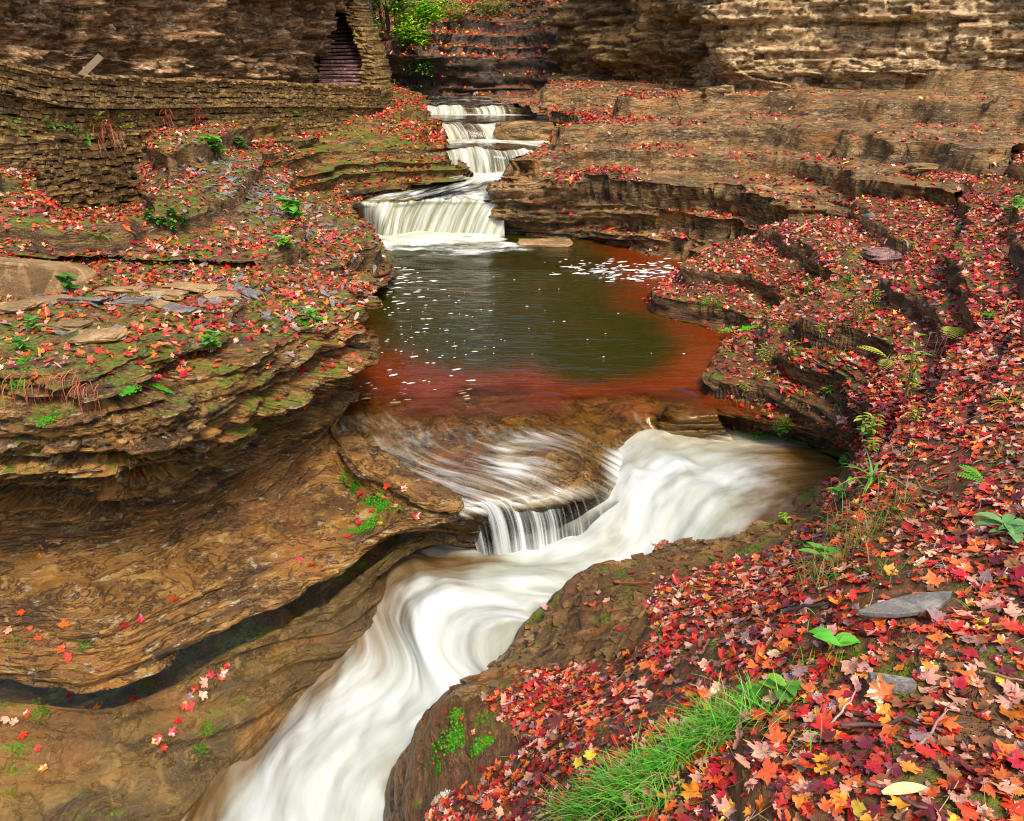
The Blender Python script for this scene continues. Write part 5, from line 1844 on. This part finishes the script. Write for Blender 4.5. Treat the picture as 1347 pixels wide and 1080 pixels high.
strap_plant(1150, 632, BANK_S, 22, .34, .022, [GREEN, LIME, (.08, .28, .02), YEL], 'strap leaved green plant arching over the grassy edge of the bank', name='strap_plant')
leafy_plant(1325, 712, BANK_S, 3, .10, .13, [(.10, .26, .07), (.14, .30, .10)], 'blue green leaf rosette at the right edge of the path', per=5, top=True)
leafy_plant(1094, 862, BANK_S, 2, .09, .12, [LIME, (.10, .40, .03)], 'two leaved bright green seedling left of the slate slab', per=2, top=True, w=.6)
leafy_plant(985, 925, BANK_S, 3, .08, .08, [GREEN, LIME], 'small green seedling at the upper end of the grass tuft', per=4, top=True, w=.6)
leafy_plant(1028, 918, BANK_S, 3, .07, .09, [GREEN, LIME], 'broad leaved seedling above the right end of the grass tuft', per=3, top=True, w=.6)
leafy_plant(1185, 520, BANK_S, 4, .55, .11, [GREEN, LIME, YEL], 'tall stemmed leafy green plant at the inner edge of the right bank', per=9, w=.25)
leafy_plant(1210, 500, BANK_S, 5, .50, .05, [(.16, .06, .03), (.22, .10, .03)], 'tall dry brown stems behind the tall leafy plant', per=6, stem_col=(.12, .05, .03), w=.3)
leafy_plant(1138, 578, BANK_S, 8, .22, .09, [YEL, LIME, (.28, .36, .04)], 'yellow green leafy clump at the corner above the basin', per=6, w=.35)
leafy_plant(1172, 556, BANK_S, 6, .18, .09, [YEL, (.42, .38, .03)], 'yellowing low clump right of the yellow green clump', per=6, w=.35)
leafy_plant(1105, 660, BANK_S, 4, .14, .12, [LIME, GREEN], 'leafy green shoots hanging over the swirling basin', per=4, w=.4, lean=.6)
leafy_plant(1080, 735, BANK_S, 3, .10, .14, [LIME, (.10, .36, .03)], 'pair of pale green leaves on the lower bank edge', per=3, w=.35, lean=.7)
leafy_plant(1030, 690, BANK_S, 4, .12, .06, [YEL, LIME], 'tiny yellow green sprout near the basin rim', per=5)
leafy_plant(1128, 425, BANK_S, 12, .30, .05, [YEL, (.30, .26, .04), (.22, .12, .04)], 'bushy yellow brown weeds on the middle ledge of the bank', per=8, w=.3)
fern(1252, 432, BANK_S, 4, .42, [YEL, (.55, .40, .03)], 'yellow fern by the dark crack of the right bank', name='fern')
fern(1170, 470, BANK_S, 4, .36, [(.45, .42, .04), (.3, .3, .04)], 'yellow fern fronds left of the tall leafy plant')
leafy_plant(1060, 385, BANK_S, 5, .22, .08, [LIME, GREEN], 'green sprigs on the ledge above the moss cushion', per=6, w=.3)
leafy_plant(1118, 375, BANK_S, 4, .18, .09, [GREEN, LIME], 'small green weed left of the reddish slab', per=5, w=.4)
leafy_plant(1005, 480, BANK_S, 9, .26, .06, [YEL, (.4, .3, .04), LIME], 'feathery yellow green weeds on the point beside the pool', per=7, w=.3)
leafy_plant(950, 470, BANK_S, 4, .3, .05, [YEL, (.35, .25, .05)], 'thin yellow stems leaning over the pool', per=6, lean=.9, w=.3)
strap_plant(1258, 305, BANK_S, 16, .35, .02, [LIME, GREEN], 'small grassy plant halfway up the right bank')
leafy_plant(1326, 288, BANK_S, 5, .30, .16, [LIME, (.12, .36, .05)], 'broad leaved green plant near the right bank crest', per=5, w=.6)
leafy_plant(1306, 200, BANK_S, 8, .32, .14, [GREEN, LIME], 'bright green plant on the crest of the right bank', per=6, w=.5)
leafy_plant(1340, 180, BANK_S, 7, .34, .15, [LIME, GREEN], 'bright green plant highest on the crest of the right bank', per=6, w=.5)
leafy_plant(1262, 196, BANK_S, 5, .22, .10, [YEL, LIME], 'pale green weed left of the crest plants', per=5, w=.4)
strap_plant(1330, 530, BANK_S, 26, .22, .012, [YEL, LIME], 'yellow green grassy weed at the right side of the path')
fern(1300, 640, BANK_S, 3, .18, [LIME], 'tiny green fern left of the leaf rosette')
for i, (x, y, c, hh) in enumerate(sorted([(1040, 470, [YEL, LIME], .22), (1085, 520, [LIME, GREEN], .16), (1150, 600, [YEL, LIME], .18), (1110, 610, [LIME], .14), (1200, 560, [YEL, (.4, .3, .04)], .16), (1000, 500, [YEL, (.3, .2, .05)], .24), (980, 520, [(.3, .3, .05), YEL], .18),
                                   (1225, 470, [(.3, .3, .04), YEL], .2), (1270, 350, [LIME, YEL], .18), (1200, 330, [GREEN, LIME], .16), (1150, 400, [YEL], .2), (1080, 440, [YEL, (.35, .25, .05)], .22)], key=lambda q: q[0])):
    o = leafy_plant(x, y, BANK_S, 6, hh, .055, c, NTH[i] + ' small weed from the left scattered on the ledges of the right bank', per=6, w=.38)
    o['group'] = 'small weeds on the right bank ledges'
# left side
leafy_plant(285, 205, SCREE_S, 9, .34, .22, [LIME, (.08, .40, .02)], 'bright green leafy plant at the top of the slate scree', per=6, w=.7)
leafy_plant(316, 196, SCREE_S, 6, .26, .18, [LIME, GREEN], 'smaller bright green plant beside the top of the scree', per=5, w=.7)
leafy_plant(384, 288, SCREE_S, 9, .30, .20, [(.05, .36, .02), LIME], 'bright green leafy plant at the lower edge of the slate scree', per=5, w=.7)
leafy_plant(376, 328, SCREE_S, 4, .14, .15, [LIME], 'low green leaves below the scree plants', per=5, w=.6)
strap_plant(128, 312, SCREE_S, 16, .42, .035, [LIME, GREEN], 'grassy green plant under the lower buttress')
for i, (x, y) in enumerate([(195, 292), (212, 296), (224, 304), (230, 290), (242, 300)]):
    leafy_plant(x, y, SCREE_S, 7, .16, .09, [GREEN, DEEP, LIME], NTH[i] + ' low dark green plant from the left under the scree ledge', per=6, w=.6)['group'] = 'low green plants under the scree ledge'
leafy_plant(92, 384, LEFT_S, 8, .20, .10, [(.04, .30, .02), GREEN], 'vivid green plant growing against the tan boulder', per=6, w=.6)
leafy_plant(45, 437, LEFT_S, 5, .13, .10, [LIME, GREEN], 'green weed in the leaves of the left platform', per=5, w=.6)
leafy_plant(28, 462, LEFT_S, 5, .11, .09, [LIME, GREEN], 'green weed on the mossy lip of the left platform', per=5, w=.5)
leafy_plant(282, 462, LEFT_S, 7, .15, .10, [(.05, .30, .02), LIME], 'green weed hanging on the lip of the left platform', per=5, w=.6)
leafy_plant(412, 425, LEFT_S, 4, .16, .10, [LIME], 'light green weed at the corner of the left platform', per=5, w=.5)
strap_plant(350, 395, LEFT_S, 8, .32, .008, [YEL, (.4, .3, .1)], 'thin yellow grass wisp on the left platform')
fern(20, 470, LEFT_S, 4, .20, [(.2, .12, .03)], 'small brown fern on the mossy lip of the left platform')
WALLP = [(75, 165, 'green leafy weed rooted in the parapet, left of the red fern', LIME), (128, 155, 'pale green weed rooted in the parapet above the red fern', (.3, .45, .05)), (20, 165, 'green weed at the left end of the parapet', GREEN), (100, 172, 'low green weed at the parapet foot', GREEN), (160, 160, 'yellow green weed right of the red fern', YEL), (108, 185, 'green sprig between parapet and buttress', LIME), (235, 182, 'green weed at the foot of the parapet by the scree top', LIME), (390, 152, 'dull green weed at the foot of the far parapet', GREEN)]
for x, y, lab, c in WALLP:
    Y = np.interp(x, [q[0] for q in PARA[:10]], [q[3] for q in PARA[:10]]) - .2
    p = Vector(A(x, y, Y))
    root = empty('leafy_plant', p, lab, 'plant')
    lf = MB()
    for k in range(26):
        an = random.uniform(0, 6.28)
        b0_ = Vector((random.uniform(-.22, .22), random.uniform(-.1, .05), random.uniform(-.12, .12)))
        lf.blade(b0_, Vector((math.cos(an), -.7, random.uniform(-.2, .8))), random.uniform(.07, .15), .05, .8, 4, (c[0] * random.uniform(.7, 1.2), c[1] * random.uniform(.7, 1.2), c[2]), .1, 'leaf')
    lf.build('foliage', M['plant'], root)
for x, y, w, h, lab in [(140, 172, .35, .75, 'large red withered fern hanging on the parapet wall'), (196, 180, .22, .4, 'red withered fern at the corner of the buttress'), (262, 158, .16, .3, 'short red fern on the parapet right of the scree top'), (220, 160, .14, .3, 'thin red fern on the parapet above the scree')]:
    Y = np.interp(x, [q[0] for q in PARA[:10]], [q[3] for q in PARA[:10]]) - .3
    p = Vector(A(x, y, Y))
    root = empty('fern', p, lab, 'fern')
    mb = MB()
    for k in range(46):
        mb.blade(Vector((random.uniform(-w, w) * .7, random.uniform(-.1, .1), random.uniform(-.1, .25))), Vector((random.uniform(-.8, .8), -.6, random.uniform(-.4, .9))), h * random.uniform(.4, .9), .022, 1.8, 5, random.choice([(.22, .03, .015), (.34, .06, .02), (.26, .10, .03), (.16, .02, .015)]), .1)
    mb.build('fronds', M['plant'], root)

# green shrub on the far slope
def shrub(px, py, Y, rx, rz, n, cols, label, leaf=.16):
    p = Vector(A(px, py, Y))
    root = empty('shrub', p, label, 'shrub')
    br, lf = MB(), MB()
    for k in range(9):
        q = Vector((random.uniform(-rx, rx) * .8, random.uniform(-.6, .3), random.uniform(-.2, rz * .9)))
        br.tube([Vector((q.x * .3, .3, -rz * .8)), q * .5 + Vector((0, .1, -.1)), q], [.05, .03, .012], 5, (.10, .06, .03))
    cl = [(random.uniform(-rx, rx), random.uniform(-.8, .4), random.uniform(-rz, rz)) for _ in range(26)]
    cl = [c for c in cl if (c[0] / rx) ** 2 + (c[2] / rz) ** 2 < 1.05]
    for k in range(n):
        c = random.choice(cl)
        b = Vector(c) + Vector((random.gauss(0, .26), random.gauss(0, .22), random.gauss(0, .22)))
        an = random.uniform(0, 6.28)
        col = random.choice(cols)
        v = random.uniform(.6, 1.25)
        lf.blade(b, Vector((math.cos(an), math.sin(an) - .3, random.uniform(-.3, .5))), leaf * random.uniform(.7, 1.3), leaf * .55, .8, 2, tuple(x * v for x in col), .1, 'leaf')
    br.build('branches', M['twig'], root)
    lf.build('foliage', M['plant'], root)
    return root


shrub(512, 18, 42.0, 1.9, 1.45, 5200, [(.22, .58, .015), (.34, .66, .02), (.52, .62, .03), (.14, .46, .012)], leaf=.24, label='large bright green shrub on the far slope above the dark rock wall')
shrub(578, 12, 45.5, 1.1, .55, 900, [(.2, .5, .01), (.3, .55, .02), (.5, .52, .03)], 'smaller green shrub right of the large shrub on the far slope')
shrub(648, 12, 46, 1.1, .4, 500, [(.12, .34, .01), (.26, .42, .02)], 'dull green low shrub at the top middle of the far slope')
shrub(706, 34, 44.5, .35, .45, 160, [(.2, .42, .02), (.4, .42, .03)], 'small yellow green shrub at the right end of the far slope')
shrub(556, 87, 41.4, .45, .25, 120, [(.12, .38, .01)], 'tiny green shrub on a ledge of the dark back wall')
shrub(510, 122, 38.0, .5, .4, 140, [(.10, .30, .01), (.3, .36, .02)], 'green shrub beside the far end of the parapet')


# grass tufts
def grass(spots, name, label):
    mb = MB()
    for px, py, S, n, rad, length, cols in spots:
        p, nn = surf(px, py, S)
        for k in range(n):
            x, y = random.gauss(0, rad), random.gauss(0, rad * .8)
            q, _n = p + Vector((x, y, 0)), None
            z = p.z - (nn.x * x + nn.y * y) / max(nn.z, .5)
            d = Vector((random.uniform(-.9, .9) - .25, random.uniform(-.7, .5), 1))
            mb.blade(Vector((q.x, q.y, z - .01)), d, length * random.uniform(.45, 1.15), .006 * random.uniform(.7, 1.3), random.uniform(.6, 1.9), 5, random.choice(cols), .1)
    tag(mb.build(name, M['plant']), label, kind='stuff')


GR = [(.05, .30, .012), (.09, .42, .02), (.15, .50, .03), (.24, .48, .05), (.10, .36, .02), (.40, .34, .12)]
grass([(x, y, BANK_S, int(n * 1.5), .055, .23, GR) for x, y, n in ((760, 1070, 90), (800, 1050, 110), (840, 1035, 130), (880, 1010, 150), (915, 985, 150), (945, 962, 120), (975, 945, 90), (1005, 940, 50), (860, 1060, 70), (800, 1078, 60))], 'grass', 'bright green grass tuft at the foot of the near bank')
DRY = [(.20, .16, .03), (.14, .22, .02), (.26, .10, .03), (.08, .26, .02)]
grass([(x, y, BANK_S, n, .07, .22, DRY) for x, y, n in ((1110, 690, 60), (1130, 720, 90), (1150, 700, 80), (1105, 740, 70), (1080, 760, 60), (1165, 680, 60), (1190, 690, 40), (1120, 760, 40))], 'grass', 'tangled dry and green grass on the bank edge')
grass([(x, y, BANK_S, n, .06, .12, GR + DRY) for x, y, n in ((1060, 870, 26), (1040, 850, 18), (1090, 875, 18), (1040, 1000, 8), (1060, 990, 8), (900, 780, 14), (950, 800, 14), (1240, 640, 14), (1280, 730, 16), (1200, 755, 16), (1100, 540, 40), (1060, 520, 40), (1130, 560, 40), (990, 490, 30), (1090, 480, 30), (1200, 600, 16), (1320, 600, 24), (1330, 410, 20), (1215, 450, 30), (1110, 400, 26), (1030, 440, 24), (985, 400, 20), (1290, 480, 20), (1150, 640, 30), (1180, 760, 20), (940, 850, 16), (1000, 830, 16), (870, 830, 16), (1290, 800, 14), (1240, 700, 16), (960, 500, 14), (1010, 520, 16), (1170, 470, 20), (1300, 420, 14), (1220, 420, 16), (1180, 350, 12), (1250, 250, 12), (1120, 330, 12))], 'grass', 'scattered green grass blades on the right bank')


# moss cushions
def moss(spots, label):
    mb = MB()
    for px, py, S, rad, n, cols in spots:
        n = int(n * 2.2)
        p, nn = surf(px, py, S)
        t1 = nn.cross(Vector((.3, .2, 1))).normalized() if abs(nn.z) < .98 else Vector((1, 0, 0))
        t2 = nn.cross(t1)
        for k in range(n):
            a, b_ = random.gauss(0, rad * .5), random.gauss(0, rad * .5)
            q = p + t1 * a + t2 * b_
            c = random.choice(cols)
            s = random.uniform(.004, .010) * (1 + rad * 1.5)
            V = [q + nn * s * .9]
            for i in range(5):
                an = i * 1.2566 + k
                V.append(q + (t1 * math.cos(an) + t2 * math.sin(an)) * s * random.uniform(.8, 1.3) - nn * s * .3)
            mb.add(V, [(0, 1 + i, 1 + (i + 1) % 5) for i in range(5)], c)
    tag(mb.build('moss', M['moss'], None, True), label, kind='stuff')


MD = [(.04, .10, .006), (.06, .12, .008), (.03, .07, .004)]
MC = [(.035, .14, .006), (.06, .22, .008), (.025, .09, .004)]
moss([(570, 985, BANK_S, .10, 120, MC), (600, 970, BANK_S, .12, 160, MC), (630, 985, BANK_S, .06, 90, MC), (640, 975, BANK_S, .05, 80, MC), (575, 1010, BANK_S, .05, 60, MC), (600, 940, BANK_S, .06, 50, MC),
      (1000, 572, BANK_S, .16, 160, MC), (1050, 580, BANK_S, .16, 160, MC), (1030, 560, BANK_S, .12, 100, MC), (1090, 600, BANK_S, .12, 120, MC), (972, 430, BANK_S, .26, 260, [(.06, .36, .01), (.05, .26, .01)]), (1000, 404, BANK_S, .22, 150, MC), (940, 405, BANK_S, .2, 120, MC), (920, 418, BANK_S, .2, 120, MC), (1310, 415, BANK_S, .14, 90, MC)],
     'bright green moss cushions on the right bank rocks')
moss([(212, 507, LEFT_S, .09, 160, [(.05, .24, .01), (.04, .17, .008)]), (166, 512, LEFT_S, .08, 130, [(.05, .24, .01), (.04, .17, .008)]), (62, 552, LEFT_S, .07, 90, MC), (480, 690, LEFT_S, .16, 150, MC), (470, 640, LEFT_S, .14, 120, MC), (490, 665, LEFT_S, .22, 240, MC), (510, 655, LEFT_S, .14, 140, MC), (455, 625, LEFT_S, .10, 80, MC), (465, 700, LEFT_S, .10, 120, MC), (525, 670, LEFT_S, .1, 90, MC),
      (20, 855, LEFT_S, .10, 50, MD), (110, 850, LEFT_S, .06, 30, MD), (8, 480, LEFT_S, .16, 150, MC), (30, 500, LEFT_S, .10, 90, MC), (390, 405, LEFT_S, .18, 120, MC), (410, 425, LEFT_S, .16, 140, MC), (360, 425, LEFT_S, .14, 100, MC),
      (275, 955, SLAB_S, .08, 50, MD), (265, 980, SLAB_S, .08, 60, MD), (50, 935, SLAB_S, .10, 50, MD), (20, 985, SLAB_S, .10, 50, MD)],
     'bright green moss cushions on the left rocks')
moss([(572, 1052, BANK_S, .045, 110, [(.40, .46, .34), (.30, .38, .22)]), (585, 1048, BANK_S, .04, 90, [(.40, .46, .34), (.5, .5, .4)]), (1228, 875, BANK_S, .03, 50, [(.5, .5, .2)]), (1250, 880, BANK_S, .02, 40, [(.5, .5, .25)])], 'pale grey green lichen tufts on the near bank')


# dangling red roots
def roots(spots, label):
    mb = MB()
    for px, py, n, l in spots:
        p, nn = surf(px, py, LEFT_S)
        for k in range(n):
            q = p + Vector((random.uniform(-.10, .10), random.uniform(-.08, .0), random.uniform(-.02, .06))) + nn * .03
            pts = [q]
            d = Vector((random.uniform(-.5, .5), -.5, .3))
            for i in range(7):
                d = (d + Vector((random.uniform(-.3, .3), random.uniform(-.1, .1), -.55))).normalized()
                pts.append(pts[-1] + d * l / 7)
            c = random.choice([(.34, .07, .025), (.42, .12, .04), (.24, .05, .02), (.30, .12, .05)])
            mb.tube(pts, [.0045 * (1 - .09 * i) for i in range(8)], 4, c, False)
    o = mb.build('dangling_roots', M['twig'])
    tag(o, label, 'roots')


roots([(62, 505, 9, .18), (85, 510, 14, .22), (105, 515, 16, .30), (122, 510, 12, .24), (45, 500, 4, .2), (35, 505, 4, .26), (100, 500, 10, .2)], 'tangle of red rootlets dangling from the mossy lip of the left rock')


# needles, stalks and broken twigs strewn through the litter
def needles():
    P, N = scatter_points(BANK_S, lambda px, py, nz, P: 34.0 * (P[..., 1] < 6.5) * ~inside(px, py, WET_SLAB), 801, .5)
    r = np.random.default_rng(802)
    mb = MB()
    for p, n in zip(P, N):
        n = Vector(n)
        a = n.cross(Vector(r.normal(size=3))).normalized()
        l = r.uniform(.03, .11)
        w = r.uniform(.0008, .0022)
        c0 = Vector(p) + n * r.uniform(.008, .022)
        b_ = n.cross(a) * r.uniform(-.25, .25)
        pts = [c0 - a * l, c0 + b_ * l * .5, c0 + a * l + n * r.uniform(-.01, .012)]
        mb.tube(pts, [w, w, w * .6], 4, [(.20, .09, .03), (.34, .19, .08), (.09, .04, .02), (.40, .30, .15)][int(r.integers(4))], False)
    tag(mb.build('needles_and_stalks', M['twig']), 'brown needles and broken stalks strewn over the near bank', kind='stuff')


needles()
